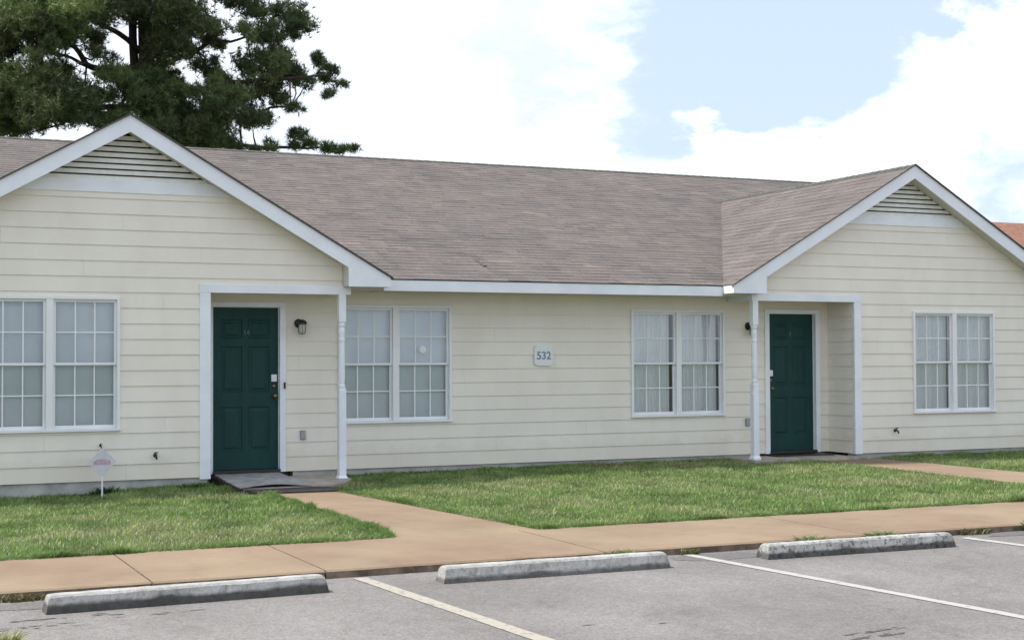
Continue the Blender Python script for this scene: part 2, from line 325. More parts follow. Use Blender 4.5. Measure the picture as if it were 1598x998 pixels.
# sidewalk: separate slabs with open joints, ragged worn front edge
g = MB(); js = [-20,-15,-10,-6,-3.55,-2.31,-1.09,.13,2.38,4.9,9.0,13,18,24,32]
for i in range(len(js)-1):
    a, b_ = js[i]+.006, js[i+1]-.006; n_ = max(1, int((b_-a)/.12))
    top = []; bot = []
    for k in range(n_+1):
        x = a+(b_-a)*k/n_; e_ = .018*noise.noise((x*3.1, 4, 0))+.01*noise.noise((x*11, 9, 0))
        top.append((x, -7.44+e_, -.004+.004*noise.noise((x*2,1,1)))); bot.append((x, -7.455+e_*.5, -.13))
    for k in range(n_):
        (xa,ya,za),(xb,yb,zb) = top[k], top[k+1]
        g.quad((xa,ya+.02,0),(xb,yb+.02,0),(xb,-5.84,0),(xa,-5.84,0), 0)
        g.quad((xa,ya,za-.008),(xb,yb,zb-.008),(xb,yb+.02,0),(xa,ya+.02,0), 0)
        g.quad(bot[k], bot[k+1], (xb,yb,zb-.008), (xa,ya,za-.008), 1)
    g.quad((b_,-7.44,-.13),(b_,-5.84,-.13),(b_,-5.84,0),(b_,-7.44,0),1); g.quad((a,-7.44,-.13),(a,-5.84,-.13),(a,-5.84,0),(a,-7.44,0),1)
g.quad((-20,-7.3,-.05),(32,-7.3,-.05),(32,-5.9,-.05),(-20,-5.9,-.05),1)
tag(g.build('sidewalk', [M['walk'], M['kerbface']]), kind='structure')
WALK_L = [(1.18,-5.845),(2.60,-5.845),(2.38,-4.2),(2.12,-1.42),(1.34,-1.42),(1.33,-5.0),(1.28,-5.5)]
WALK_R = [(9.55,-5.845),(10.86,-5.845),(10.88,-.05),(9.85,-.05)]
g = MB(); g.prism_z(WALK_L, -.12, -.003); g.prism_z(WALK_R, -.12, .006); tag(g.build('front_path', M['walk']), kind='structure')
def in_poly(x, y, P):
    c_ = False
    for i in range(len(P)):
        x1, y1 = P[i]; x2, y2 = P[i-1]
        if (y1 > y) != (y2 > y) and x < (x2-x1)*(y-y1)/(y2-y1)+x1: c_ = not c_
    return c_
# painted stall lines
def stripe(x0, y0, x1, y1, w, mat):
    g = MB(); n_ = 40; P = []
    for k in range(n_+1):
        f = k/n_; x = x0+(x1-x0)*f; y = y0+(y1-y0)*f; a = .006*noise.noise((y*6,x,0)); b_ = .006*noise.noise((y*6,x,5)); P.append(((x-w/2+a,y,KZ+.004),(x+w/2+b_,y,KZ+.004)))
    for k in range(n_): g.quad(P[k][0],P[k][1],P[k+1][1],P[k+1][0])
    return tag(g.build('stall_line', mat), kind='structure')
stripe(-2.42,-7.5,-1.9,-12.6,.09, M['paint_w']); stripe(.355,-7.52,.72,-12.6,.105, M['paint_y'])
stripe(3.09,-7.50,3.62,-12.6,.09, M['paint_w']); stripe(5.79,-7.62,6.35,-12.6,.1, M['paint_w']); stripe(8.5,-7.6,9.1,-12.6,.1, M['paint_w'])
# rubber marks on the asphalt
g = MB()
for (x, y, w, h, k2) in [(2.40,-10.74,.26,.025,16),(2.30,-10.86,.22,.025,14),(1.0,-9.86,.05,.02,3),(1.4,-10.0,.04,.015,2),(-1.75,-8.25,.32,.04,14),(-1.95,-8.5,.25,.05,10),(-2.2,-8.2,.3,.03,9),(-1.2,-8.35,.3,.03,9),(-1.0,-7.75,.5,.05,6)]:
    for q in range(k2):
        x2 = x+random.uniform(-w, w); y2 = y+random.gauss(0, h*.5)+.06*(x2-x); a_ = random.uniform(.015,.055); b_ = random.uniform(.004,.010)
        k_ = 11; g.add([(x2+a_*math.cos(2*math.pi*i/k_)*(1+.6*noise.noise((i*2.2,x2*9,y))), y2+b_*math.sin(2*math.pi*i/k_)*(1+.8*noise.noise((i*1.7,y2*9,x))), KZ+.003+q*.00004) for i in range(k_)], [tuple(range(k_))])
tag(g.build('asphalt_stain', simple('stain', (.105,.10,.097), .85, .35, 20)), kind='structure')

def blob(x, y, w, h, seed, n_=40):
    return [(x+w*math.cos(2*math.pi*i/n_)*(1+.35*noise.noise((math.cos(6.283*i/n_)*1.5,math.sin(6.283*i/n_)*1.5,seed))), y+h*math.sin(2*math.pi*i/n_)*(1+.5*noise.noise((math.cos(6.283*i/n_)*2,math.sin(6.283*i/n_)*2,seed+5))), KZ+.0021) for i in range(n_)]
g = MB(); pm_ = M['asphalt'].copy(); pm_.name = 'damp_asphalt'
for nd in pm_.node_tree.nodes:
    if nd.type == 'VALTORGB' and abs(nd.color_ramp.elements[1].color[0]-.203) < .002:
        nd.color_ramp.elements[0].color = (.112,.103,.099,1); nd.color_ramp.elements[1].color = (.150,.139,.134,1)
P_ = blob(3.25,-7.70,.42,.17,3); g.add(P_, [tuple(range(40))])
P_ = [(x,y,z+.0003) for x,y,z in blob(-1.75,-7.72,.5,.14,9)]; g.add(P_, [tuple(range(40))])
P_ = [(x,y,z+.0006) for x,y,z in blob(6.6,-7.62,.5,.12,14)]; g.add(P_, [tuple(range(40))])
tag(g.build('asphalt_patch', pm_), kind='structure')

# ------------------------------------------------------------------ the long house
H = thing('house', (5.75, 0, 0), 'long low house with cream siding, brown shingle roof and two gable porches with green doors', 'house')
def siding(g, axis, c, n, u0, u1, z0, z1, openings=(), upper=None, pitch=.1835, zbase=None, mi=0):
    """lap boards on a wall; axis 'y' = wall in plane y=c spanning x, 'x' = plane x=c spanning y; n = outward sign"""
    zb = z0 if zbase is None else zbase
    br = {z0, z1}
    k = math.ceil((z0-zb)/pitch)
    while zb+k*pitch < z1: br.add(round(zb+k*pitch, 5)); k += 1
    for o_ in openings: br.add(o_[2]); br.add(o_[3])
    br = sorted(b_ for b_ in br if z0 <= b_ <= z1)
    for a, b_ in zip(br, br[1:]):
        if b_-a < 1e-4: continue
        mid = (a+b_)/2; ci = math.floor((mid-zb)/pitch); cb = zb+ci*pitch
        off = lambda z: .0140-.0115*(z-cb)/pitch
        def ext(z):
            if upper is None: return u0, u1
            l_, h_ = upper(z); return max(u0, l_), min(u1, h_)
        la, ha = ext(a); lb, hb = ext(b_)
        cuts = sorted([(o_[0], o_[1]) for o_ in openings if o_[2] < mid < o_[3]])
        segs = []; cur = None
        edges = [('l', None)]
        pos = -1e9
        ints = []
        start = -1e9
        for c0, c1 in cuts: ints.append((start, c0)); start = c1
        ints.append((start, 1e9))
        for s0, s1 in ints:
            xa0, xa1 = max(la, s0), min(ha, s1); xb0, xb1 = max(lb, s0), min(hb, s1)
            if xa1-xa0 < 1e-3 and xb1-xb0 < 1e-3: continue
            xa1 = max(xa1, xa0); xb1 = max(xb1, xb0)
            oa, ob = off(a), off(b_)
            def P(u, o2, z): return (u, c+n*o2, z) if axis == 'y' else (c+n*o2, u, z)
            g.quad(P(xa0,oa,a), P(xa1,oa,a), P(xb1,ob,b_), P(xb0,ob,b_), mi)
            q_ = (ci*1.37) % 3.66+math.floor(xa0/3.66)*3.66
            while q_ < xa1-.1 and axis == 'y' and b_-a > .1:
                if q_ > xa0+.1 and q_ < min(xa1, xb1)-.1: g.quad((q_-.0016, c+n*(oa+.0006), a), (q_+.0016, c+n*(oa+.0006), a), (q_+.0016, c+n*(ob+.0006), b_), (q_-.0016, c+n*(ob+.0006), b_), 1)
                q_ += 3.66
            if abs(a-cb) < 1e-4: g.quad(P(xa0,oa,a), P(xa1,oa,a), P(xa1,.001,a+.0005), P(xa0,.001,a+.0005), mi)
WZ = (.660, 2.20)
win_spec = [  # x0, x1, z0, z1, y, curtain kind
    (-1.660, -.073, .680, 2.248, 0, 'shade'), (2.790, 4.378, .667, 2.212, D, 'shade'),
    (7.122, 8.684, .661, 2.192, D, 'gap'), (11.620, 13.207, .648, 2.193, 0, 'sheer')]
door_spec = [(1.165, 2.020, .112, 2.168), (9.462, 10.292, .108, 2.155)]
for gi, gx in enumerate((0, L)):
    sgn = 1 if gi == 0 else -1
    pil = (.863, .994) if gi == 0 else (10.532-L, 10.661-L)
    pil = (gx+min(pil), gx+max(pil)); inner = pil[1] if gi == 0 else pil[0]
    corner = gx+sgn*2.745
    g = MB()
    ops = [(w[0]+.012, w[1]-.012, w[2]+.012, w[3]-.012) for w in win_spec if w[4] == 0 and abs(w[0]-gx) < 3]
    ops.append((min(inner, corner+sgn*.2), max(inner, corner+sgn*.2), 0, 2.352))
    siding(g, 'y', 0, -1, gx-2.74, gx+2.74, .10 if gi == 0 else .085, 3.472, ops, lambda z: (gx-(PK-.175-z)/PG, gx+(PK-.175-z)/PG))
    # porch cheek and the outer side wall
    siding(g, 'x', inner, sgn, .02, D, .085, 2.33, zbase=.085)
    siding(g, 'x', gx-sgn*2.745, -sgn, 0, D, .085, 2.40, zbase=.085)
    tag(g.build('wall', [M['siding'], M['caulk']], H), 'cream siding of the left gable front' if gi == 0 else 'cream siding of the right gable front')
    # foundation under the gable front
    g = MB(); g.box(min(gx-sgn*2.74, inner-sgn*.03), max(gx-sgn*2.74, inner-sgn*.03), .012, .2, -.14, .098 if gi == 0 else .083)
    g.build('foundation', M['foundation'], H)
    # gable vent: white band, louvres, dark back
    g = MB()
    hw = lambda z: (PK-.178-z)/PG
    g.prism_y([(gx-hw(3.470),3.470),(gx+hw(3.470),3.470),(gx+hw(3.62),3.62),(gx-hw(3.62),3.62)], -.022, .01)
    V = g.build('gable_vent', M['trim'], H, bevel=.003)
    g = MB(); g.prism_y([(gx-hw(3.61),3.61),(gx+hw(3.61),3.61),(gx,PK-.17)], .06, .07); g.build('vent_backing', M['dark'], V)
    g = MB()
    for k in range(8):
        z = 3.628+.0685*k
        a0, a1 = hw(z), hw(z+.045)
        if a1 <= .02: a1 = .01
        g.add([(gx-a0,-.012,z),(gx+a0,-.012,z),(gx+a1,.045,z+.05),(gx-a1,.045,z+.05),(gx-a0,-.012,z-.012),(gx+a0,-.012,z-.012),(gx+a1,.045,z+.038),(gx-a1,.045,z+.038)],
              [(0,1,2,3),(4,5,1,0),(4,7,6,5)])
        g.quad((gx-a0,-.0125,z-.012),(gx+a0,-.0125,z-.012),(gx+hw(z+.032),-.0125,z+.036),(gx-hw(z+.032),-.0125,z+.036))
    g.build('louvers', M['louver'], V)
    # rake boards with the boxed tails
    for s in (-1, 1):
        g = MB(); X = lambda x: gx+s*x; zr = lambda x: PK-PG*x-.006
        g.prism_y([(X(0),zr(0)),(X(2.66),zr(2.66)),(X(2.66),zr(2.66)-.195),(X(0),zr(0)-.195)], -.251, -.226)
        g.prism_y([(X(2.66),zr(2.66)),(X(RE-.012),zr(RE-.012)),(X(RE-.012),2.405),(X(2.66),2.405)], -.251, -.226)
        g.build('rake_board', M['trim'], H)
        # sloping soffit under the rake
        g = MB(); g.quad((X(0),-.226,zr(0)-.17),(X(2.66),-.226,zr(2.66)-.17),(X(2.66),0.0,zr(2.66)-.17),(X(0),0.0,zr(0)-.17))
        g.quad((X(2.66),-.226,2.41),(X(2.66),.0,2.41),(X(2.66),.0,zr(2.66)-.17),(X(2.66),-.226,zr(2.66)-.17))
        g.quad((X(2.66),-.226,2.4065),(X(RE-.015),-.226,2.4065),(X(RE-.015),.05,2.4065),(X(2.66),.05,2.4065)); g.quad((X(2.66),.05,2.384),(X(RE+.002),.05,2.384),(X(RE+.002),D,2.384),(X(2.66),D,2.384)); g.quad((X(2.66),.05,2.384),(X(RE+.002),.05,2.384),(X(RE+.002),.05,2.41),(X(2.66),.05,2.41))
        g.build('soffit', M['soffit'], H, fix=False)
        g = MB(); g.box(min(X(RE-.022),X(RE)), max(X(RE-.022),X(RE)), -.2505, YF+.03 if gi+s in (1,0) else YF+.03, 2.405, 2.512); g.build('fascia', M['trim'], H)
    # corner board above the porch beam, beam, pilaster, post
    g = MB(); a, b_ = sorted((corner, corner-sgn*.085)); g.box(a, b_, -.018, .02, 2.418, 2.66); g.build('corner_board', M['trim'], H)
    g = MB(); a, b_ = sorted((gx-sgn*2.765, gx-sgn*2.66)); g.box(a, b_, -.022, .08, .07, 2.62); g.build('corner_board', M['trim'], H, bevel=.003)
    g = MB(); a, b_ = sorted((pil[0] if gi == 0 else pil[1], corner+sgn*.018)); g.box(a, b_, -.026, .085, 2.312, 2.415)
    a, b_ = sorted((corner+sgn*.017, corner-sgn*.08)); g.box(a, b_, .086, D-.016, 2.314, 2.412)
    g.build('porch_beam', M['trim'], H, bevel=.003)
    g = MB(); g.box(pil[0], pil[1], -.024, .12, .075, 2.3115); g.build('corner_board', M['trim'], H, bevel=.003)
    g = MB(); a, b_ = sorted((inner-sgn*.02, corner)); g.quad((a,.03,2.335),(b_,.03,2.335),(b_,D,2.335),(a,D,2.335)); g.build('porch_ceiling', M['soffit'], H, fix=False)
    # turned post
    pxx = 2.645 if gi == 0 else 8.785; zb = .0 if gi == 0 else .05; zt = 2.312
    g = MB(); w = .045
    def sq(z0, z1, w0, w1):
        g.lathe([(w0*1.414, z0), (w1*1.414, z1)], pxx, 0, 4, ph=math.pi/4)
    sq(zb, zb+.03, w+.016, w+.016); sq(zb+.03, zb+.055, w+.016, w); sq(zb+.055, 1.12, w, w); sq(1.12, 1.15, w, w*.72)
    sq(1.945, 1.975, w*.72, w); sq(1.975, zt, w, w)
    g.lathe([(.044,1.145),(.046,1.165),(.043,1.185),(.035,1.195),(.038,1.22),(.041,1.26),(.0425,1.34),(.041,1.50),(.039,1.66),(.037,1.72),(.042,1.735),(.042,1.755),(.037,1.77),(.039,1.80),(.043,1.85),(.041,1.88),(.035,1.90),(.045,1.925),(.044,1.95)], pxx, 0, 20)
    po = g.build('porch_post', M['trim'], H)
# the long recessed wall
g = MB()
ops = [(w[0]+.012, w[1]-.012, w[2]+.012, w[3]-.012) for w in win_spec if w[4] == D]
ops += [(d[0]-.0, d[1]+.0, 0, d[3]+.0) for d in door_spec]
siding(g, 'y', D, -1, .98, 10.545, .085, 2.42, ops)
siding(g, 'y', D, -1, XL+.3, -2.74, .085, 2.42); siding(g, 'y', D, -1, L+2.74, XR-.3, .085, 2.42)
siding(g, 'y', 2*YR-D, 1, XL+.3, XR-.3, .085, 2.42)
for X_, n_ in ((XL+.3, -1), (XR-.3, 1)):
    siding(g, 'x', X_, n_, D, 2*YR-D, .085, ZR-.12, (), lambda z: ((YF+(z-FT+.1)/PM) if z > 2.4 else -99, (2*YR-YF-(z-FT+.1)/PM) if z > 2.4 else 99))
tag(g.build('wall', [M['siding'], M['caulk']], H), 'cream siding of the recessed middle wall')
g = MB(); g.box(2.2, 9.3, D+.012, D+.2, -.14, .083); g.box(XL+.32, XR-.32, D+.21, 2*YR-D-.02, -.14, .07); g.build('foundation', M['foundation'], H)
for a, b_ in ((XL, -RE), (RE, L-RE), (L+RE, XR)):
    g = MB(); g.box(a+.001, b_-.001, YF+.012, YF+.032, 2.373, 2.510); g.build('fascia', M['trim'], H)
    g = MB(); g.quad((a,YF+.032,2.381),(b_,YF+.032,2.381),(b_,D,2.381),(a,D,2.381)); g.build('soffit', M['soffit'], H, fix=False)
g = MB(); g.box(XL, XR, 2*YR-YF-.032, 2*YR-YF-.012, 2.373, 2.510); g.build('fascia', M['trim'], H)
for X_ in (XL, XR-.02):
    g = MB(); g.prism_x([(YF+.02,2.505),(YR,ZR-.012),(2*YR-YF-.02,2.505),(2*YR-YF-.02,2.36),(YR,ZR-.2),(YF+.02,2.36)], X_, X_+.02); g.build('rake_board', M['trim'], H)
# ceiling board that keeps daylight out of the rooms, floor and partitions
g = MB(); g.box(XL+.32, XR-.32, D+.3, 2*YR-D-.05, 2.44, 2.47); g.box(.2, 11.3, .05, D+.2, 2.44, 2.47)
g.box(-2.7,.9,.1,D+.3,2.44,2.47); g.box(10.6,14.2,.1,D+.3,2.44,2.47); g.build('room_ceiling', M['soffit'], H)

# shingled slopes, tab by tab
def shingles(name, P0, U, S, nrm, ulen, slen, clip=None, expo=.143, tab=.31, label=None):
    """P0 eave corner, U along eave, S up the slope; clip(s, u0, u1) -> kept span"""
    vs = []; fs = []; rv = []
    rows = int(slen/expo)+1; U = Vector(U); S = Vector(S); Nn = Vector(nrm); P0 = Vector(P0)
    for r_ in range(rows):
        s0 = r_*expo; s1 = min(slen, s0+expo)
        if s1-s0 < .01: continue
        u = -random.random()*tab
        while u < ulen:
            w = tab*random.choice((.5,.8,1,1,1.25)); ua = max(0, u); ub = min(ulen, u+w); u += w
            if ub-ua < .004: continue
            ca, cb, cc, cd = ua, ub, ub, ua
            if clip:
                k0 = clip(s0); k1 = clip(s1)
                ca, cb = max(ua, k0[0]), min(ub, k0[1]); cd, cc = max(ua, k1[0]), min(ub, k1[1])
                if cb-ca < .003 and cc-cd < .003: continue
                if cb < ca: ca = cb = (max(ua, k0[0]) if k0[0] > ua else cb)
                if cc < cd: cc = cd = min(max(cd, ua), ub)
            h = .004+random.random()*.005; o = len(vs); j = random.uniform(-.004,.004)
            lo = P0+S*(s0+j)
            a = lo+U*ca+Nn*h; b_ = lo+U*cb+Nn*h
            c_ = P0+S*s1+U*cc+Nn*.003; d_ = P0+S*s1+U*cd+Nn*.003
            e1 = lo+U*ca-Nn*.004; e2 = lo+U*cb-Nn*.004
            vs += [a,b_,c_,d_,e1,e2]; fs += [(o,o+1,o+2,o+3),(o+4,o+5,o+1,o)]
            v_ = random.random()*.7+.3*random.random()*random.random(); rv += [v_, v_]
    return vs, fs, rv
def finish_roof(name, parts, parent, label=None, mat='shingle'):
    V_=[]; F_=[]; Rv=[]
    for vs, fs, rv in parts:
        o = len(V_); V_ += vs; F_ += [tuple(i+o for i in f) for f in fs]; Rv += rv
    me = bpy.data.meshes.new(name); org = ORG[parent.name]
    me.from_pydata([(v[0]-org[0], v[1]-org[1], v[2]-org[2]) for v in V_], [], F_)
    me.materials.append(M[mat]); at_ = me.attributes.new('rnd', 'FLOAT', 'FACE'); at_.data.foreach_set('value', Rv)
    me.update(); o = bpy.data.objects.new(name, me); COL.objects.link(o); o.parent = parent; ORG[o.name] = org
    if label: tag(o, label)
    return o
SL = Vector((0, YR-YF, ZR-FT)); sl = SL.length; SL.normalize(); NL = Vector((0, -SL.z, SL.y))
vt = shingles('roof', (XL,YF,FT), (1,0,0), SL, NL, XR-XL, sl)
# leave out tabs lying under the two gable roofs
def under(v):
    for gx in (0, L):
        if v[2] < PK-PG*abs(v[0]-gx)-.12: return True
    return False
vs, fs, rv = vt; keep = [i for i, f in enumerate(fs) if not all(under(vs[k]) for k in f)]
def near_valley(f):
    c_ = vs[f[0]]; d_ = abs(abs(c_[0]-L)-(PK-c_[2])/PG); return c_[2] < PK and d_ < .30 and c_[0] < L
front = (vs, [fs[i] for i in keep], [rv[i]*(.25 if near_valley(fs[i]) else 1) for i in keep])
back = ([Vector((XL, 2*YR-YF, FT)), Vector((XR, 2*YR-YF, FT)), Vector((XR,YR,ZR)), Vector((XL,YR,ZR))], [(0,1,2,3)], [.5])
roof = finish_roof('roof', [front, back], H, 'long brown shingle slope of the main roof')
# ridge caps
def ridge(pts_a, pts_b, dn, w, parent):
    a = Vector(pts_a); b_ = Vector(pts_b); n_ = int((b_-a).length/.16); d = (b_-a)/n_; vs = []; fs = []; rv = []
    for k in range(n_):
        p = a+d*k; q = a+d*(k+1.12); o = len(vs); up_ = Vector((0,0,.015+random.random()*.002)); up1 = Vector((0,0,.011))
        for s in (1,-1):
            sd_ = Vector(dn[0])*w if s == 1 else Vector(dn[1])*w
            o = len(vs); vs += [p+up_, q+up1, q+sd_+up1, p+sd_+up_]; fs.append((o,o+1,o+2,o+3)); rv.append(random.random())
    return vs, fs, rv
dn_main = ((0,-SL.y,-SL.z),(0,SL.y,-SL.z))
finish_roof('ridge_cap', [ridge((XL,YR,ZR), (XR,YR,ZR), dn_main, .10, H)], roof, None, 'ridge')
yv = lambda z: YF+(z-FT)/PM
gl_ = math.hypot(RE, PK-FT); cg = RE/gl_; sg = (PK-FT)/gl_
for gi, gx in enumerate((0, L)):
    parts = []
    for s in (-1, 1):
        S_ = Vector((-s*cg, 0, sg)); N_ = Vector((s*sg, 0, cg))
        def clip(s_): return (0, .275+yv(FT+sg*s_)+.01)
        parts.append(shingles('gable_roof', (gx+s*RE, -.275, FT), (0,1,0), S_, N_, .275+yv(PK)+.02, gl_, clip))
    # thin dark edge of the shingles over the rake
    for s in (-1, 1):
        e_ = [Vector((gx+s*(RE+.02),-.278,FT-.014)), Vector((gx,-.278,PK-.004)), Vector((gx,-.278,PK+.014)), Vector((gx+s*(RE+.02),-.278,FT+.006))]
        e2 = [Vector((gx+s*(RE+.02),-.278,FT-.014)), Vector((gx,-.278,PK-.004)), Vector((gx,-.2,PK-.004)), Vector((gx+s*(RE+.02),-.2,FT-.014))]
        parts.append((e_, [(0,1,2,3)], [0.0])); parts.append((e2, [(0,1,2,3)], [0.0]))
    gr = finish_roof('gable_roof', parts, H, 'shingled roof over the %s gable porch' % ('left' if gi == 0 else 'right'))
    finish_roof('ridge_cap', [ridge((gx,-.275,PK), (gx,yv(PK)+.05,PK), ((cg,0,-sg),(-cg,0,-sg)), .10, H)], gr, None, 'ridge')

# torn and lifted tabs along the right valley and one above the eave
def main_pt(x, y): return Vector((x, y, FT+PM*(y-YF)))
for nm, (x, y, w_, l_) in enumerate([(L-.12,yv(PK-.06)-.02,.16,.10),(L-1.95,1.9,.12,.08),(L-2.2,1.5,.16,.09),(L-2.9,.42,.22,.10),(L-3.05,.25,.15,.08),(4.85,.62,.05,.34),(L-1.3,3.0,.12,.07)]):
    g = MB(); p = main_pt(x, y); u_ = Vector((w_,.02,.0)); s_ = SL*l_; n_ = NL*.018
    g.add([p+n_, p+u_+n_*1.6, p+u_*.9+s_+n_*.8, p+s_+n_*.7, p+n_*.3, p+u_+n_*.3, p+u_*.9+s_+n_*.2, p+s_+n_*.2], [(0,1,2,3),(0,4,5,1),(1,5,6,2),(3,7,4,0)])
    g.build('lifted_tab', simple('old_tab', (.085,.075,.07), .95, .3, 30), roof, fix=False)
# ------------------------------------------------------------------ windows
def window(x0, x1, z0, z1, Y, kind):
    g = MB(); c = .036; yo = Y-.034
    zs = z0+.012
    g.box(x0, x0+c, yo, Y+.10, z0+.03, z1-c); g.box(x1-c, x1, yo, Y+.10, z0+.03, z1-c); g.box(x0, x1, yo, Y+.10, z1-c, z1)
    g.box(x0-.004, x1+.004, yo-.012, Y+.10, z0, z0+.03)
    mx0, mx1 = (x0+x1)/2-.040, (x0+x1)/2+.040
    g.box(mx0, mx1, yo+.003, Y+.10, z0+.03, z1-c)
    W = g.build('window', M['vinyl'], H, bevel=.003)
    zm = (z0+z1)/2
    for ui, (a, b_) in enumerate(((x0+c, mx0), (mx1, x1-c))):
        for lo in (0, 1):
            s0, s1 = (z0+.03, zm+.015) if lo else (zm-.015, z1-c)
            ys = Y+.030 if lo else Y+.0; bd = .030; bb = .042 if lo else .030
            g = MB(); d_ = .026
            g.box(a, a+bd, ys, ys+d_, s0+bb, s1-bd); g.box(b_-bd, b_, ys, ys+d_, s0+bb, s1-bd); g.box(a, b_, ys, ys+d_, s1-bd, s1); g.box(a, b_, ys, ys+d_, s0, s0+bb)
            ax, bx, az, bz = a+bd, b_-bd, s0+bb, s1-bd
            for k in (1, 2):
                xm = ax+(bx-ax)*k/3; g.box(xm-.008, xm+.008, ys+.008, ys+.018, az, bz)
            zz = (az+bz)/2; g.box(ax, bx, ys+.0075, ys+.0185, zz-.008, zz+.008)
            g.build('sash', M['vinyl'], W, bevel=.002)
            g = MB(); g.quad((ax,ys+.013,az),(bx,ys+.013,az),(bx,ys+.013,bz),(ax,ys+.013,bz)); g.build('pane', M['glass'], W, fix=False)
        # what hangs behind the glass
        g = MB(); yb = Y+.10
        if kind == 'shade':
            n_ = 48; za, zb_ = z0+.02, z1-.02
            for k in range(n_):
                zz0 = za+(zb_-za)*k/n_; zz1 = za+(zb_-za)*(k+1)/n_
                g.quad((a-.02,yb,zz0),(b_+.02,yb,zz0),(b_+.02,yb+.010,zz1),(a-.02,yb+.010,zz1))
            cur = g.build('blind', M['shade'], W, fix=False)
        else:
            e1 = b_+.02
            if kind == 'gap': e1 = b_-.045 if ui == 0 else b_-.025
            if kind == 'sheer' and ui == 0: e1 = b_-.005
            n_ = 90; pts = []
            for k in range(n_+1):
                x = a-.02+(e1-a+.02)*k/n_
                pts.append((x, yb+.016+.007*math.sin(x*62+2.2*math.sin(x*9))+.004*math.sin(x*151)))
            for k in range(n_): g.quad((*pts[k],z0+.03),(*pts[k+1],z0+.03),(*pts[k+1],z1-.02),(*pts[k],z1-.02))
            cur = g.build('curtain', M['sheer'], W, smooth=True, fix=False)
        # the darker room behind
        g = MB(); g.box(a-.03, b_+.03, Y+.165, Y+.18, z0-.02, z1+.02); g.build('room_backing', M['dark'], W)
    g = MB(); g.box(x0, x1, Y+.10, Y+.165, z1-.003, z1+.01); g.box(x0, x1, Y+.10, Y+.165, z0-.01, z0+.003)
    g.box(x0-.01, x0+.002, Y+.10, Y+.165, z0, z1); g.box(x1-.002, x1+.01, Y+.10, Y+.165, z0, z1); g.build('window_reveal', M['reveal'], W)
    return W
wl = ['window with grey shade in the left gable', 'window with grey shade and round sticker beside the left porch', 'window with pale curtains and a dark gap beside the right porch', 'window with sheer white curtains in the right gable']
for w, lb in zip(win_spec, wl):
    W = window(*w); W['label'] = lb
    if 'sticker' in lb:
        g = MB(); g.lathe([(.048,0),(.048,.002)], 3.975, D+.009, 24, axis='y', cz=1.632); g.build('sticker', M['paper'], W)

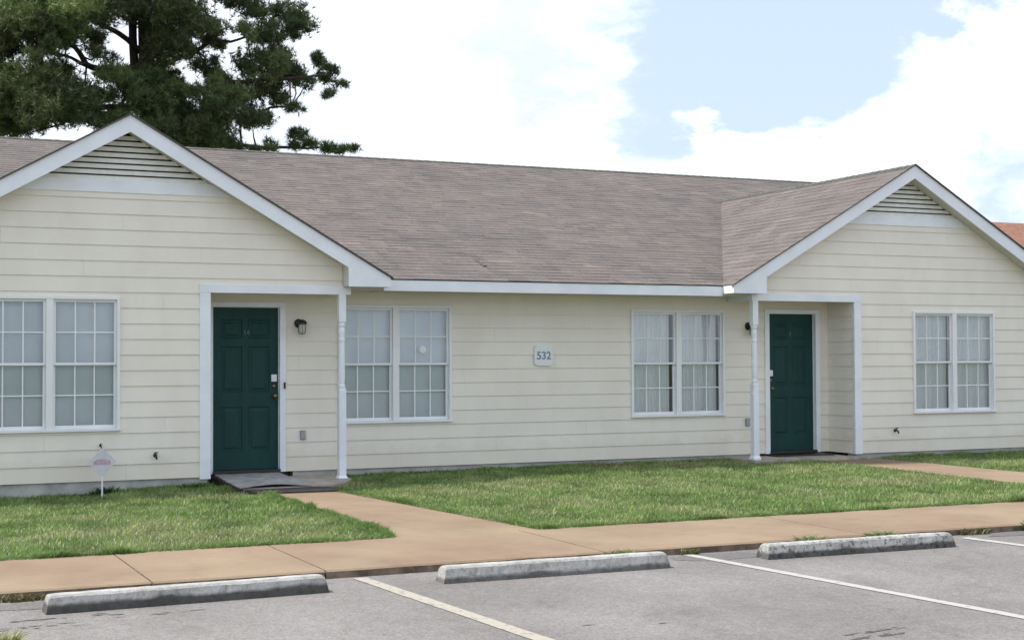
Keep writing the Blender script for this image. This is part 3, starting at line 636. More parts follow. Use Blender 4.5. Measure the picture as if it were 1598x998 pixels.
# ------------------------------------------------------------------ doors
def textmesh(body, size, depth, name, mat, parent, loc, org=None):
    cu = bpy.data.curves.new(name, 'FONT'); cu.body = body; cu.size = size; cu.extrude = depth; cu.align_x = 'CENTER'; cu.align_y = 'CENTER'; cu.offset = .0015
    o = bpy.data.objects.new('tmp', cu); COL.objects.link(o)
    dg = bpy.context.evaluated_depsgraph_get(); dg.update(); me = bpy.data.meshes.new_from_object(o.evaluated_get(dg)); bpy.data.objects.remove(o)
    me.name = name; me.materials.clear(); me.materials.append(mat)
    me.transform(Matrix.Rotation(R(90), 4, 'X')); org = ORG.get(parent.name, (0,0,0)); me.transform(Matrix.Translation(Vector(loc)-Vector(org)))
    q = bpy.data.objects.new(name, me); COL.objects.link(q); q.parent = parent; ORG[q.name] = org; return q
def door(x0, x1, z0, z1, knob_right, number):
    yd = D+.045
    g = MB(); W_ = x1-x0; Hh = z1-z0
    xs = [x0+.006, x0+W_*.135, x0+W_*.455, x0+W_*.545, x0+W_*.865, x1-.006]
    zs = [z0+.012, z0+.24, z0+.80, z0+.98, z0+1.56, z0+1.66, z0+1.90, z1-.006]
    for i in range(5):
        for j in range(7):
            a, b_, c_, d_ = xs[i], xs[i+1], zs[j], zs[j+1]
            if i in (1, 3) and j in (1, 3, 5):
                R0 = [(a,c_),(b_,c_),(b_,d_),(a,d_)]
                def ins(q): return [(a+q,c_+q),(b_-q,c_+q),(b_-q,d_-q),(a+q,d_-q)]
                lv = [(ins(0),0),(ins(.012),.012),(ins(.030),.012),(ins(.055),.002)]
                for (p, yp), (q, yq) in zip(lv, lv[1:]):
                    for k in range(4):
                        m_ = (k+1)%4; g.quad((p[k][0],yd+yp,p[k][1]),(p[m_][0],yd+yp,p[m_][1]),(q[m_][0],yd+yq,q[m_][1]),(q[k][0],yd+yq,q[k][1]))
                p, yp = lv[-1]; g.add([(x,yd+yp,z) for x,z in p], [(0,1,2,3)])
            else: g.quad((a,yd,c_),(b_,yd,c_),(b_,yd,d_),(a,yd,d_))
    g.box(x0+.006, x1-.006, yd+.013, yd+.045, z0+.012, z1-.006)
    DR = g.build('door', M['door'], H, fix=False)
    kx = x1-.058 if knob_right else x0+.058
    g = MB()
    g.lathe([(.030,0),(.030,-.006),(.012,-.012),(.011,-.035),(.026,-.045),(.030,-.058),(.024,-.070),(.006,-.074)], kx, yd, 18, axis='y', cz=1.042, mi=0)
    g.build('handle', M['brass'], DR, smooth=True)
    g = MB(); g.lathe([(.026,0),(.026,-.010),(.018,-.016),(.010,-.017)], kx, yd, 18, axis='y', cz=1.165); g.build('deadbolt', M['brass'], DR, smooth=True)
    g = MB(); g.box(kx-.038, kx+.036, yd-.018, yd-.001, 1.225, 1.315); g.build('lock_cover', M['paper'], DR, bevel=.004)
    textmesh(number, .085, .002, 'number', M['faint'], DR, ((x0+x1)/2 if number != '14' else 1.606, yd-.004, 1.845))
    # casing, jamb and threshold
    g = MB(); cw = .078
    g.box(x0-cw+(.037 if knob_right else 0), x0, D-.032, D+.03, z0-.03, z1+.0); g.box(x1, x1+cw+.0, D-.032, D+.03, z0-.03, z1+.0); g.box(x0-cw+(.037 if knob_right else 0), x1+cw, D-.034, D+.03, z1, z1+.062)
    g.box(x0-.02, x0+.005, D+.03, D+.1, z0, z1); g.box(x1-.005, x1+.02, D+.03, D+.1, z0, z1); g.box(x0-.02, x1+.02, D+.03, D+.1, z1-.005, z1+.02)
    g.build('door_frame', M['trim'], DR, bevel=.003)
    g = MB(); g.box(x0-.005, x1+.005, D-.05, D+.09, z0-.028, z0+.008); g.build('threshold', M['black'], DR, bevel=.003)
    return DR
d1 = door(*door_spec[0], True, '14'); d1['label'] = 'green six panel door of the left porch'
d2 = door(*door_spec[1], False, '7'); d2['label'] = 'green six panel door of the right porch'
g = MB(); g.box(2.068, 2.090, D-.052, D-.033, 1.135, 1.215); g.lathe([(.009,0),(.008,-.004)], 2.079, D-.053, 12, axis='y', cz=1.158); g.build('doorbell', M['black'], d1, bevel=.003)

STOOP = [(1.17,-.86),(2.12,-.92),(2.50,-.62),(2.74,-.10),(2.74,D-.005),(1.17,D-.005)]
# ------------------------------------------------------------------ stoops, ramp, mats
g = MB(); g.prism_z(STOOP, -.13, .022)
g.build('porch_slab', M['stoop'], H)
g = MB(); g.prism_z([(8.72,-.10),(10.50,-.10),(10.50,D-.005),(8.72,D-.005)], -.13, .048); g.build('porch_slab', M['stoop'], H)
RP = thing('door_ramp', (1.55, -.2, .0), 'weathered grey ramp board sloping down from the left green door, its front edge curled up', 'ramp')
g = MB(); nx_, ny_ = 16, 24; top = []
for j in range(ny_+1):
    f = j/ny_
    for i in range(nx_+1):
        u = i/nx_; y1 = -.93+.05*math.sin(u*3.0); y = .585+(y1-.585)*f
        x = 1.175-.05*f+u*(.82+.04*f)
        z = .080-.046*f+.030*max(0, f-.72)/.28*math.sin(math.pi*min(1, max(0, u*1.05)))+.002*noise.noise((x*6,y*6,0))
        top.append((x, y, z))
n1 = len(top); g.add(top+[(x,y,z-.010) for x,y,z in top], [(j*(nx_+1)+i, j*(nx_+1)+i+1, (j+1)*(nx_+1)+i+1, (j+1)*(nx_+1)+i) for j in range(ny_) for i in range(nx_)]+
      [(n1+j*(nx_+1)+i, n1+(j+1)*(nx_+1)+i, n1+(j+1)*(nx_+1)+i+1, n1+j*(nx_+1)+i+1) for j in range(ny_) for i in range(nx_)]+
      [(ny_*(nx_+1)+i, ny_*(nx_+1)+i+1, n1+ny_*(nx_+1)+i+1, n1+ny_*(nx_+1)+i) for i in range(nx_)]+
      [(j*(nx_+1), (j+1)*(nx_+1), n1+(j+1)*(nx_+1), n1+j*(nx_+1)) for j in range(ny_)]+[(j*(nx_+1)+nx_, (j+1)*(nx_+1)+nx_, n1+(j+1)*(nx_+1)+nx_, n1+j*(nx_+1)+nx_) for j in range(ny_)])
g.build('ramp_board', M['mat_grey'], RP, smooth=False)
g = MB(); g.prism_x([(.58,-.09),(.58,.066),(-.90,.020),(-.93,-.09)], 1.135, 1.165); g.build('side_rail', M['mat_dark'], RP)
g = MB(); g.prism_x([(.58,.023),(.58,.066),(-.6,.030),(-.6,.023)], 1.93, 1.955); g.build('side_rail', M['mat_dark'], RP)
g = MB(); n_ = 14
P = [(1.16,-1.02),(2.05,-.90),(2.22,-1.12),(2.12,-1.48),(1.24,-1.43)]
g.prism_z(P, -.002, .016); tag(g.build('floor_mat', M['mat_dark'], org=(1.6,-1.2,0)), 'thin dark brown mat lying where the left path meets the ramp board', 'mat')
g = MB(); g.box(9.41, 10.36, .34, D-.052, .050, .068); g.box(10.30, 10.40, .30, .42, .0485, .066)
tag(g.build('floor_mat', M['black'], org=(9.9,.45,.05), bevel=.004), 'black mat under the threshold of the right green door', 'mat')

# ------------------------------------------------------------------ lamps, outlets, taps, signs
def wall_lamp(x, label):
    T = thing('wall_lamp', (x, D-.015, 1.93), label, 'wall lamp', 'porch wall lamps')
    g = MB(); y = D-.012
    g.lathe([(.058,0),(.058,-.012),(.045,-.022),(.02,-.026)], x-.018, y, 20, axis='y', cz=1.965)
    g.tube([(x-.018,y-.02,1.965),(x-.018,y-.06,1.990),(x,y-.095,1.985)], .011)
    g.lathe([(.018,2.012-1.93),(.045,2.0-1.93),(.062,1.975-1.93),(.066,1.958-1.93),(.060,1.955-1.93)], x, y-.10, 20, cz=1.93)
    g.build('lamp_body', M['black'], T, smooth=True)
    g = MB(); g.lathe([(.044,1.957-1.93),(.047,1.92-1.93),(.047,1.86-1.93),(.036,1.835-1.93),(.01,1.832-1.93)], x, y-.10, 20, cz=1.93); g.build('lamp_glass', M['jar'], T, smooth=True)
    g = MB()
    for k in range(6):
        a = k*math.pi/3+.3; c_, s_ = math.cos(a), math.sin(a)
        g.tube([(x+.052*c_,y-.10+.052*s_,1.955),(x+.052*c_,y-.10+.052*s_,1.86),(x+.040*c_,y-.10+.040*s_,1.830),(x,y-.10,1.826)], .0028, 5)
    g.build('lamp_cage', M['black'], T)
wall_lamp(2.285, 'black caged porch lamp on cream siding to the right of the left green door')
wall_lamp(9.115, 'black caged porch lamp mostly hidden behind the right porch post')
def outlet(x, z, label):
    T = thing('outlet_cover', (x, D-.014, z), label, 'outlet', 'grey outdoor outlet covers')
    g = MB(); g.box(x-.036, x+.036, D-.032, D-.004, z-.058, z+.058); g.build('back_plate', M['greybox'], T, bevel=.004)
    g = MB(); g.box(x-.030, x+.030, D-.046, D-.033, z-.050, z+.050); g.tube([(x-.03,D-.04,z+.052),(x+.03,D-.04,z+.052)], .004); g.build('flap', M['greybox'], T, bevel=.005)
outlet(2.322, .541, 'grey outlet cover low on the siding between the left green door and its porch post')
outlet(9.070, .556, 'grey outlet cover low on the siding just left of the right porch post')
def tap(x, z, label, big=True):
    T = thing('hose_tap', (x, -.012, z), label, 'tap', 'garden taps on the gable fronts')
    g = MB(); k = 1 if big else .6
    g.lathe([(.024*k,0),(.024*k,-.008),(.012*k,-.012),(.012*k,-.05)], x, -.008, 14, axis='y', cz=z)
    g.tube([(x,-.04,z),(x,-.075,z-.003),(x+.0,-.095,z-.040*k)], .012*k); g.build('spout', M['black'], T, smooth=True)
    g = MB(); g.tube([(x,-.045,z),(x,-.055,z+.035*k)], .006)
    for a in range(5):
        c_, s_ = math.cos(a*1.2566), math.sin(a*1.2566); g.tube([(x,-.057,z+.036*k),(x+.026*k*c_,-.057+.02*s_,z+.036*k)], .006*k)
    g.build('tap_handle', M['black'], T)
tap(.339, .378, 'small black tap on the left gable front between the window and the porch')
tap(11.268, .407, 'black tap low on the right gable front between porch and window')
tap(-.295, .512, 'tiny dark tap stub on the left gable front just above the diamond yard sign', False)
# house number plate
T = thing('number_sign', (5.742, D-.014, 1.543), 'white square plate with clipped corners reading 532 on the middle wall', 'sign')
g = MB(); w = .142; k_ = .035; cx_, cz_ = 5.742, 1.543
poly = [(cx_-w+k_,cz_-w),(cx_+w-k_,cz_-w),(cx_+w,cz_-w+k_),(cx_+w,cz_+w-k_),(cx_+w-k_,cz_+w),(cx_-w+k_,cz_+w),(cx_-w,cz_+w-k_),(cx_-w,cz_-w+k_)]
g.prism_y(poly, D-.034, D-.012); g.build('plate', M['paper'], T, bevel=.004)
textmesh('532', .148, .002, 'lettering', M['digit'], T, (cx_, D-.037, cz_-.004))
# yard sign
T = thing('yard_sign', (-.33, -.42, lawn_z(-.33,-.42)), 'faded pink and white diamond yard sign on a thin stake under the left window', 'sign')
g = MB(); cx_, cz_, w = -.335, .348, .150; y = -.42
rad = .03; pts = []
for k in range(4):
    a0 = k*math.pi/2; c0 = (cx_+(w-.03)*math.cos(a0), cz_+(w-.03)*math.sin(a0))
    for q in range(-3, 4): a = a0+q*R(15); pts.append((c0[0]+rad*math.cos(a), c0[1]+rad*math.sin(a)))
g.prism_y(pts, y-.004, y); g.build('panel', M['signface'], T)
g = MB(); g.prism_y([(cx_-.098,cz_-.030),(cx_+.098,cz_-.030),(cx_+.085,cz_+.018),(cx_+.03,cz_+.034),(cx_-.05,cz_+.034),(cx_-.09,cz_+.012)], y-.006, y-.0042); g.build('band', M['pink'], T)
g = MB(); g.prism_y([(cx_-.092,cz_-.012),(cx_-.072,cz_-.012),(cx_-.070,cz_+.004),(cx_-.086,cz_+.006)], y-.0075, y-.0062); g.build('mark', M['greybox'], T)
g = MB(); g.box(cx_-.009, cx_+.009, y+.001, y+.012, -.12, cz_+.05); g.build('stake', M['paper'], T)

# ------------------------------------------------------------------ wheel stops
def wheel_stop(x0, x1, y, label, seed, rot=0):
    n_ = 60; ln = x1-x0; prof = [(-.085,0),(-.082,.045),(-.062,.098),(-.045,.112),(0,.115),(.045,.112),(.062,.098),(.082,.045),(.085,0)]
    vs = []; fs = []
    for i in range(n_+1):
        f = i/n_; x = -ln/2+ln*f; e_ = min(f, 1-f)*ln; k = min(1, .90+.10*math.sin(min(1, e_/.06)*math.pi/2)); 
        for (py, pz) in prof:
            nn_ = noise.noise((x*5+seed*7, py*30, pz*30))*.004+noise.noise((x*22+seed, py*60, pz*60))*.0035
            ch = 0
            if noise.noise((x*7+seed*3.1, 2, 0)) > .35 and pz < .06 and py < 0: ch = .008
            vs.append((x+(.02*pz/.11*(1 if f == 0 else -1 if f == 1 else 0)), (py+(nn_+ch)*(1 if py < 0 else -1))*(.94+.06*k), pz*k+nn_*.8*(pz > .01)))
    m_ = len(prof)
    for i in range(n_):
        for j in range(m_-1): fs.append((i*m_+j, (i+1)*m_+j, (i+1)*m_+j+1, i*m_+j+1))
    fs += [tuple(range(m_)), tuple(n_*m_+j for j in range(m_-1,-1,-1))]
    g = MB(); g.add(vs, fs); o = g.build('wheel_stop', M['stop%d' % seed]); o.location = ((x0+x1)/2, y, KZ); o.rotation_euler.z = rot
    return tag(o, label, 'wheel stop', 'concrete wheel stops along the sidewalk')
wheel_stop(-1.86, -.03, -7.985, 'concrete wheel stop with a long black tyre scuff, left of the faded yellow line', 1, .035)
wheel_stop(.80, 2.61, -7.965, 'pale concrete wheel stop between the yellow line and the white line, chipped along its foot', 2, -.012)
wheel_stop(3.50, 5.32, -7.955, 'mottled mouldy concrete wheel stop right of the long white line', 3, -.02)
# pine: needle masses (x, y, z, radius), limbs and trunk (x, y, z, radius), metres
CL= [(-0.32,17.35,9.5,0.71),(-0.23,17.69,9.34,0.57),(-0.45,18.28,9.69,0.48),(0.35,16.91,9.14,0.46),(0.24,15.6,8.9,0.53),(0.56,17.77,9.32,0.37),(0.98,17.56,9.55,0.52),(0.83,15.61,8.82,0.52),(0.95,15.99,9.24,0.48),(1.45,15.58,9.08,0.46),(1.69,18.89,9.67,0.31),(1.34,15.3,8.93,0.39),(1.53,14.62,9.17,0.3),(2.03,18.53,10.02,0.32),(2.31,17.98,9.85,0.25),(0.16,17.72,9.11,0.4),(0.04,16.61,8.86,0.27),(0.07,16.08,8.77,0.39),(0.93,19.06,9.44,0.26),(0.66,17.12,9.02,0.31),(0.8,18.43,9.29,0.34),(0.84,15.04,8.44,0.28),(1.11,16.23,8.81,0.21),(1.03,16.12,8.72,0.19),(0.18,17.54,8.62,0.2),(0.13,18.4,8.8,0.22),(0.15,17.27,8.63,0.25),(0.49,14.87,7.99,0.14),(0.93,18.62,8.7,0.17),(0.86,17.63,8.03,0.29),(0.64,15.32,7.62,0.3),(1.2,19.4,8.51,0.3),(1.32,16.94,8.17,0.23),(1.33,16.54,7.98,0.32),(1.55,19.21,8.59,0.24),(0.23,15.82,7.31,0.39),(0.36,16.6,7.72,0.36),(0.42,17.47,7.82,0.36),(0.95,15.95,7.41,0.41),(1.3,16.01,7.5,0.39),(0.91,14.66,7.22,0.41),(0.69,16.82,7.38,0.43),(0.46,16.27,7.27,0.43),(0.69,16.28,7.33,0.41),(0.36,18.37,7.42,0.43),(0.15,16.04,7.2,0.42),(0.1,17.55,7.4,0.35),(1.82,18.35,7.79,0.31),(1.87,17.59,7.73,0.36),(1.51,14.73,7.05,0.35),(1.93,15.65,7.34,0.29),(2.18,16.86,7.41,0.31),(2.1,16.12,7.26,0.29),(1.39,16.83,7.06,0.24),(1.32,15.74,6.94,0.22),(1.32,15.94,6.96,0.27),(0.4,16.64,6.72,0.14),(0.34,17.13,6.75,0.21),(0.37,17.92,6.88,0.19),(-0.34,16.62,7.22,0.6),(-0.12,18.32,7.71,0.54),(-0.28,18.13,7.62,0.6),(0.26,17.33,6.81,0.28),(0.09,16.64,6.74,0.21),(0.15,18.36,6.91,0.28),(0.75,17.46,6.89,0.26),(0.58,16.59,6.76,0.26),(0.57,15.97,6.83,0.27),(1.06,16.73,7.01,0.3),(0.8,14.66,6.79,0.31),(1.29,18.35,7.34,0.21),(0.33,18.41,8.23,0.25),(0.16,17.42,8.19,0.21),(0.27,17.75,8.12,0.24),(2.14,16.02,6.8,0.15),(2.51,18.18,7.14,0.14),(1.97,16.79,7.09,0.17),(1.59,14.67,6.74,0.17),(5.38,18.0,9.31,0.17),(4.98,16.45,8.89,0.12),(0.81,16.02,8.44,0.22),(0.98,17.93,8.79,0.21),(1.18,18.97,8.99,0.19),(1.6,16.99,8.88,0.17),(1.85,18.5,9.21,0.19),(2.32,18.4,9.26,0.22),(2.56,19.3,9.45,0.16),(2.38,18.64,9.23,0.24),(2.45,18.02,8.82,0.2),(1.97,15.32,8.31,0.14),(2.53,17.59,8.3,0.2),(2.17,14.95,7.78,0.24),(2.74,18.82,8.51,0.19),(2.46,17.48,9.74,0.31),(2.26,14.87,9.2,0.35),(2.74,17.03,9.74,0.35),(3.06,15.86,9.55,0.47),(3.44,17.08,9.78,0.39),(3.66,18.14,9.94,0.45),(3.67,15.01,9.37,0.34),(4.22,17.45,9.69,0.42),(3.94,16.15,9.63,0.47),(4.24,14.86,8.97,0.36),(4.48,15.67,9.18,0.35),(5.0,18.54,9.9,0.3),(3.63,15.73,8.87,0.3),(3.98,16.45,9.03,0.35),(4.06,18.46,9.5,0.33),(4.21,17.44,8.97,0.29),(3.92,15.07,8.41,0.24),(4.48,18.87,9.2,0.23),(4.78,16.86,9.19,0.16),(4.74,16.83,9.13,0.14),(3.42,16.4,8.37,0.21),(3.43,15.82,8.31,0.23),(3.4,15.73,8.33,0.31),(2.81,16.37,7.97,0.35),(2.8,16.86,8.02,0.35),(2.54,16.0,7.95,0.27),(3.33,15.56,7.81,0.3),(3.53,16.53,8.02,0.34),(3.44,16.85,7.9,0.41),(2.94,15.38,7.22,0.48),(3.03,17.7,7.64,0.3),(2.86,14.89,7.38,0.31),(2.92,17.23,7.22,0.26),(2.61,15.05,6.8,0.28),(3.19,19.09,7.5,0.22),(3.81,16.51,7.29,0.38),(3.66,16.07,7.23,0.49),(3.39,15.46,7.13,0.4),(3.26,15.0,6.54,0.33),(3.88,19.02,7.29,0.28),(3.11,14.68,6.54,0.34),(4.0,16.41,7.01,0.48),(3.85,16.08,6.78,0.34),(3.86,15.16,6.66,0.45),(4.81,18.53,6.87,0.21),(4.3,15.78,6.46,0.27),(4.34,15.78,6.46,0.2),(3.69,15.56,7.64,0.19),(3.87,16.62,7.8,0.24),(4.3,18.9,8.41,0.24),(4.88,16.72,8.41,0.26),(5.14,18.09,8.65,0.24),(4.79,16.44,8.26,0.18),(4.81,15.86,7.88,0.22),(5.38,18.27,8.3,0.22),(4.58,15.22,7.6,0.34),(5.96,17.54,8.64,0.28),(5.73,16.19,8.45,0.35),(6.19,18.09,8.79,0.26),(5.65,18.01,8.12,0.37),(5.1,15.17,7.49,0.32),(5.4,16.68,7.89,0.4),(6.62,17.09,8.56,0.26),(6.66,17.91,8.68,0.4),(5.96,15.65,8.27,0.39),(6.16,16.49,7.99,0.22),(6.27,17.3,8.1,0.23),(6.09,16.29,7.81,0.3),(7.14,18.01,8.72,0.21),(7.17,17.96,8.66,0.22),(6.55,15.84,8.37,0.22),(7.46,17.86,8.45,0.18),(7.37,17.35,8.45,0.12),(5.94,17.06,10.02,0.22),(5.8,16.12,9.77,0.22),(5.91,16.89,10.02,0.29),(5.95,18.51,10.47,0.2),(5.55,17.18,10.14,0.2),(5.65,17.86,10.27,0.15),(5.28,15.02,8.95,0.21),(6.05,18.03,9.58,0.17),(6.2,18.04,9.67,0.2),(7.08,18.32,10.37,0.3),(6.75,17.69,10.16,0.26),(6.94,18.14,10.06,0.26),(6.83,16.69,9.58,0.2),(7.11,17.44,9.85,0.25),(6.84,16.67,9.52,0.24),(6.49,17.62,9.49,0.2),(6.28,16.44,9.23,0.28),(6.09,16.04,9.3,0.2),(6.65,15.74,9.6,0.14),(7.24,17.66,10.03,0.12),(7.28,18.17,9.69,0.12),(7.35,18.34,9.75,0.1),(6.17,17.3,9.35,0.14),(6.19,17.45,9.42,0.18),(6.13,15.74,8.65,0.23),(6.51,16.48,8.89,0.23),(6.34,16.22,8.86,0.18),(5.66,15.08,8.44,0.09),(5.7,15.33,8.51,0.13),(7.66,17.68,8.99,0.17),(7.85,18.22,9.05,0.19),(7.32,15.86,8.24,0.12),(7.47,16.64,8.38,0.16),(7.48,15.8,8.41,0.13),(7.52,15.9,8.47,0.15),(8.16,16.99,8.34,0.09),(8.3,17.75,8.49,0.1),(7.72,16.94,8.03,0.11),(7.66,16.66,7.98,0.1),(7.72,17.83,9.16,0.08),(7.79,18.0,9.19,0.08),(4.72,15.74,7.43,0.29),(4.29,15.06,7.23,0.33),(4.95,16.45,7.55,0.3),(6.01,18.49,7.67,0.28),(4.89,14.68,6.93,0.29),(5.55,17.08,7.41,0.37),(4.77,16.72,7.1,0.29),(5.32,19.18,7.61,0.26),(4.78,16.49,7.16,0.34),(6.24,18.93,7.59,0.15),(5.23,14.71,6.88,0.22),(6.26,18.56,7.5,0.23),(6.43,18.23,7.55,0.15),(6.13,16.63,7.29,0.11),(6.53,16.77,7.72,0.15),(6.76,17.48,7.89,0.16),(6.48,15.77,7.4,0.12),(6.71,16.13,7.5,0.13),(5.18,17.47,6.8,0.31),(5.57,19.1,7.08,0.25),(4.77,15.88,6.66,0.29),(4.04,15.33,6.73,0.31),(4.31,15.03,6.62,0.26),(4.39,16.37,6.87,0.34),(5.24,15.76,6.41,0.11),(5.88,18.11,6.72,0.12),(5.65,14.64,6.34,0.12),(6.43,17.53,6.76,0.12),(5.37,14.78,6.2,0.08),(5.67,16.03,6.38,0.13),(6.91,16.63,6.93,0.16),(7.5,18.3,7.19,0.11),(7.77,18.24,7.02,0.13),(7.31,17.08,6.8,0.11),(7.05,17.15,6.76,0.1),(6.97,16.98,6.73,0.1),(7.29,15.73,6.53,0.1),(8.07,18.35,6.91,0.13),(8.28,17.69,6.76,0.14),(7.94,16.68,6.69,0.11),(8.65,18.08,6.91,0.08),(8.07,15.96,6.6,0.1),(6.48,15.59,6.83,0.05),(7.18,18.07,7.23,0.04),(3.07,18.06,10.92,0.46),(3.49,19.16,11.08,0.57),(2.88,15.05,9.98,0.56),(4.64,18.88,11.05,0.5),(4.8,18.65,10.82,0.41),(4.31,16.03,10.28,0.47),(2.23,18.93,10.82,0.45),(1.98,15.86,10.1,0.42),(2.09,16.29,10.12,0.56),(5.38,17.72,10.69,0.29),(5.27,17.9,10.72,0.35),(4.77,15.3,10.0,0.3),(0.87,18.92,10.85,0.56),(1.14,18.36,10.78,0.47),(0.56,15.84,9.76,0.52),(-0.44,17.37,10.54,0.48),(-0.17,17.78,10.33,0.62),(-0.16,17.99,10.46,0.72),(6.06,16.44,10.48,0.19),(6.15,16.56,10.43,0.17),(6.44,18.04,10.77,0.17),(3.55,16.05,11.01,0.8),(3.75,18.9,12.2,0.67),(3.53,15.69,11.26,0.63),(1.47,15.12,10.92,0.78),(2.43,16.84,11.31,0.52),(2.73,17.18,11.36,0.66),(4.77,16.7,11.39,0.65),(4.84,16.65,11.4,0.63),(4.49,16.43,11.69,0.48),(0.99,18.49,11.77,0.37),(0.98,19.11,11.89,0.56),(0.83,17.36,11.43,0.52),(2.96,15.83,12.39,0.68),(3.26,15.24,12.07,0.71),(3.25,15.09,12.26,0.54),(1.96,15.03,12.0,0.62),(2.19,15.38,12.26,0.55),(2.25,15.81,12.3,0.58),(4.03,15.19,12.35,0.49),(4.24,17.67,13.0,0.56),(4.03,15.95,12.26,0.38),(2.89,16.62,13.53,0.43),(3.5,17.74,14.41,0.4),(3.61,19.13,14.4,0.57),(3.16,16.62,14.8,0.38),(3.11,18.11,15.2,0.43),(3.46,18.42,15.25,0.31),(-1.04,17.84,9.38,0.41),(-1.2,17.1,8.96,0.45),(-0.99,18.37,9.33,0.61),(-1.38,17.43,7.61,0.41),(-1.1,16.35,7.54,0.49),(-1.36,17.7,7.77,0.42),(-0.82,17.68,10.91,0.53),(-0.77,16.84,10.85,0.41),(-0.65,17.98,11.09,0.36),(-1.26,17.77,9.9,0.4),(-1.5,17.87,9.96,0.32),(-1.34,17.85,10.13,0.48)]
LM= [[(3.33,17,7.69,0.15),(2.83,17.3,8.13,0.11),(2.14,17.6,8.46,0.09),(1.73,17.8,8.89,0.07),(1.32,18,9.2,0.05),(0.47,18.2,9.5,0.03)],[(2.27,17.5,8.4,0.06),(1.5,17.2,8.52,0.045),(0.78,17,8.61,0.035),(0.07,16.8,8.44,0.025)],[(3.24,17,8.74,0.1),(2.88,16.8,8.97,0.08),(2.33,16.5,9.22,0.07),(1.51,16.2,9.31,0.04)],[(3.39,17,8.79,0.06),(3.77,17.4,9.14,0.05),(4.43,17.8,9.31,0.03)],[(3.51,17,7.4,0.12),(2.12,16.5,7.3,0.08),(0.81,16,7.35,0.05),(-0.55,15.6,7.32,0.03)],[(3.29,17,8.29,0.09),(4.09,16.2,8.58,0.07),(4.62,15.9,8.9,0.05),(5.1,15.7,8.88,0.04),(6.0,15.4,9.19,0.02)],[(3.52,17,7.1,0.12),(4.31,16.5,7.83,0.09),(5.4,16,8.01,0.07),(6.42,15.8,8.17,0.05),(7.46,15.6,8.24,0.02)],[(3.59,17,6.96,0.1),(5.06,17.8,7.4,0.07),(6.25,18.1,7.63,0.05),(7.21,18.3,7.94,0.02)],[(3.59,17,6.58,0.09),(5.31,18.2,6.79,0.07),(6.99,18.4,6.9,0.05),(8.75,18.6,6.96,0.02)],[(0.85,16.4,6.63,0.02),(1.57,16.6,6.92,0.03),(2.92,17,7.36,0.06)],[(3.3,17,9.66,0.1),(4.08,17.6,10.33,0.06),(5.26,18,11.33,0.03)],[(3.3,17,10.56,0.1),(2.24,16.4,10.89,0.06),(0.79,16,11.05,0.03)],[(3.31,17,11.78,0.08),(4.34,17.4,12.79,0.04)],[(3.27,17.1,7.4,0.12),(3.11,17.15,8.16,0.11),(3.06,17.2,9.07,0.1),(3.06,17.2,9.98,0.09),(2.96,17.3,11.21,0.07),(2.83,17.4,12.75,0.03)]]
TR=[(3.4, 17, 2.88, 0.3), (3.43, 17, 6.49, 0.24), (3.36, 17, 8.15, 0.19), (3.3, 17, 9.66, 0.16), (3.31, 17, 11.48, 0.12), (3.32, 17, 13.3, 0.08), (3.23, 17, 14.96, 0.03)]
# ------------------------------------------------------------------ grass
def blades(name, X, Y, Z, Hh, Wd, lean, colr, mat, label=None, cat=None, group=None, kind='stuff', org=(0,0,0)):
    n = len(X); ang = rng.uniform(0, 2*np.pi, n); la = rng.uniform(0, 2*np.pi, n)
    dx, dy = np.cos(ang)*Wd/2, np.sin(ang)*Wd/2; lx, ly = np.cos(la)*lean*Hh, np.sin(la)*lean*Hh
    v = np.empty((n, 5, 3), np.float32)
    v[:,0] = np.c_[X-dx, Y-dy, Z]; v[:,1] = np.c_[X+dx, Y+dy, Z]
    v[:,2] = np.c_[X+dx*.8+lx*.35, Y+dy*.8+ly*.35, Z+Hh*.55]; v[:,3] = np.c_[X-dx*.8+lx*.35, Y-dy*.8+ly*.35, Z+Hh*.55]
    v[:,4] = np.c_[X+lx, Y+ly, Z+Hh*(1-.25*lean)]
    v -= np.array(org, np.float32)
    me = bpy.data.meshes.new(name); me.vertices.add(n*5); me.vertices.foreach_set('co', v.reshape(-1))
    base = np.arange(n)*5
    q = np.c_[base, base+1, base+2, base+3]; t_ = np.c_[base+3, base+2, base+4]
    loops = np.concatenate([q.reshape(-1), t_.reshape(-1)]).astype(np.int32)
    me.loops.add(len(loops)); me.loops.foreach_set('vertex_index', loops)
    me.polygons.add(2*n); me.polygons.foreach_set('loop_start', np.concatenate([np.arange(n)*4, 4*n+np.arange(n)*3]).astype(np.int32))
    me.polygons.foreach_set('loop_total', np.concatenate([np.full(n,4), np.full(n,3)]).astype(np.int32))
    me.update(calc_edges=True)
    ca = me.attributes.new('col', 'FLOAT_COLOR', 'FACE'); c = np.ones((2*n, 4), np.float32); c[:n,:3] = colr; c[n:,:3] = colr; ca.data.foreach_set('color', c.reshape(-1))
    me.materials.append(mat); o = bpy.data.objects.new(name, me); COL.objects.link(o); o.location = org
    return tag(o, label, cat, group, kind)
def np_noise(x, y, s, k):
    x = np.asarray(x); y = np.asarray(y)
    out = np.empty(len(x)); 
    for i in range(len(x)): out[i] = noise.noise((x[i]*s, y[i]*s, k))
    return out
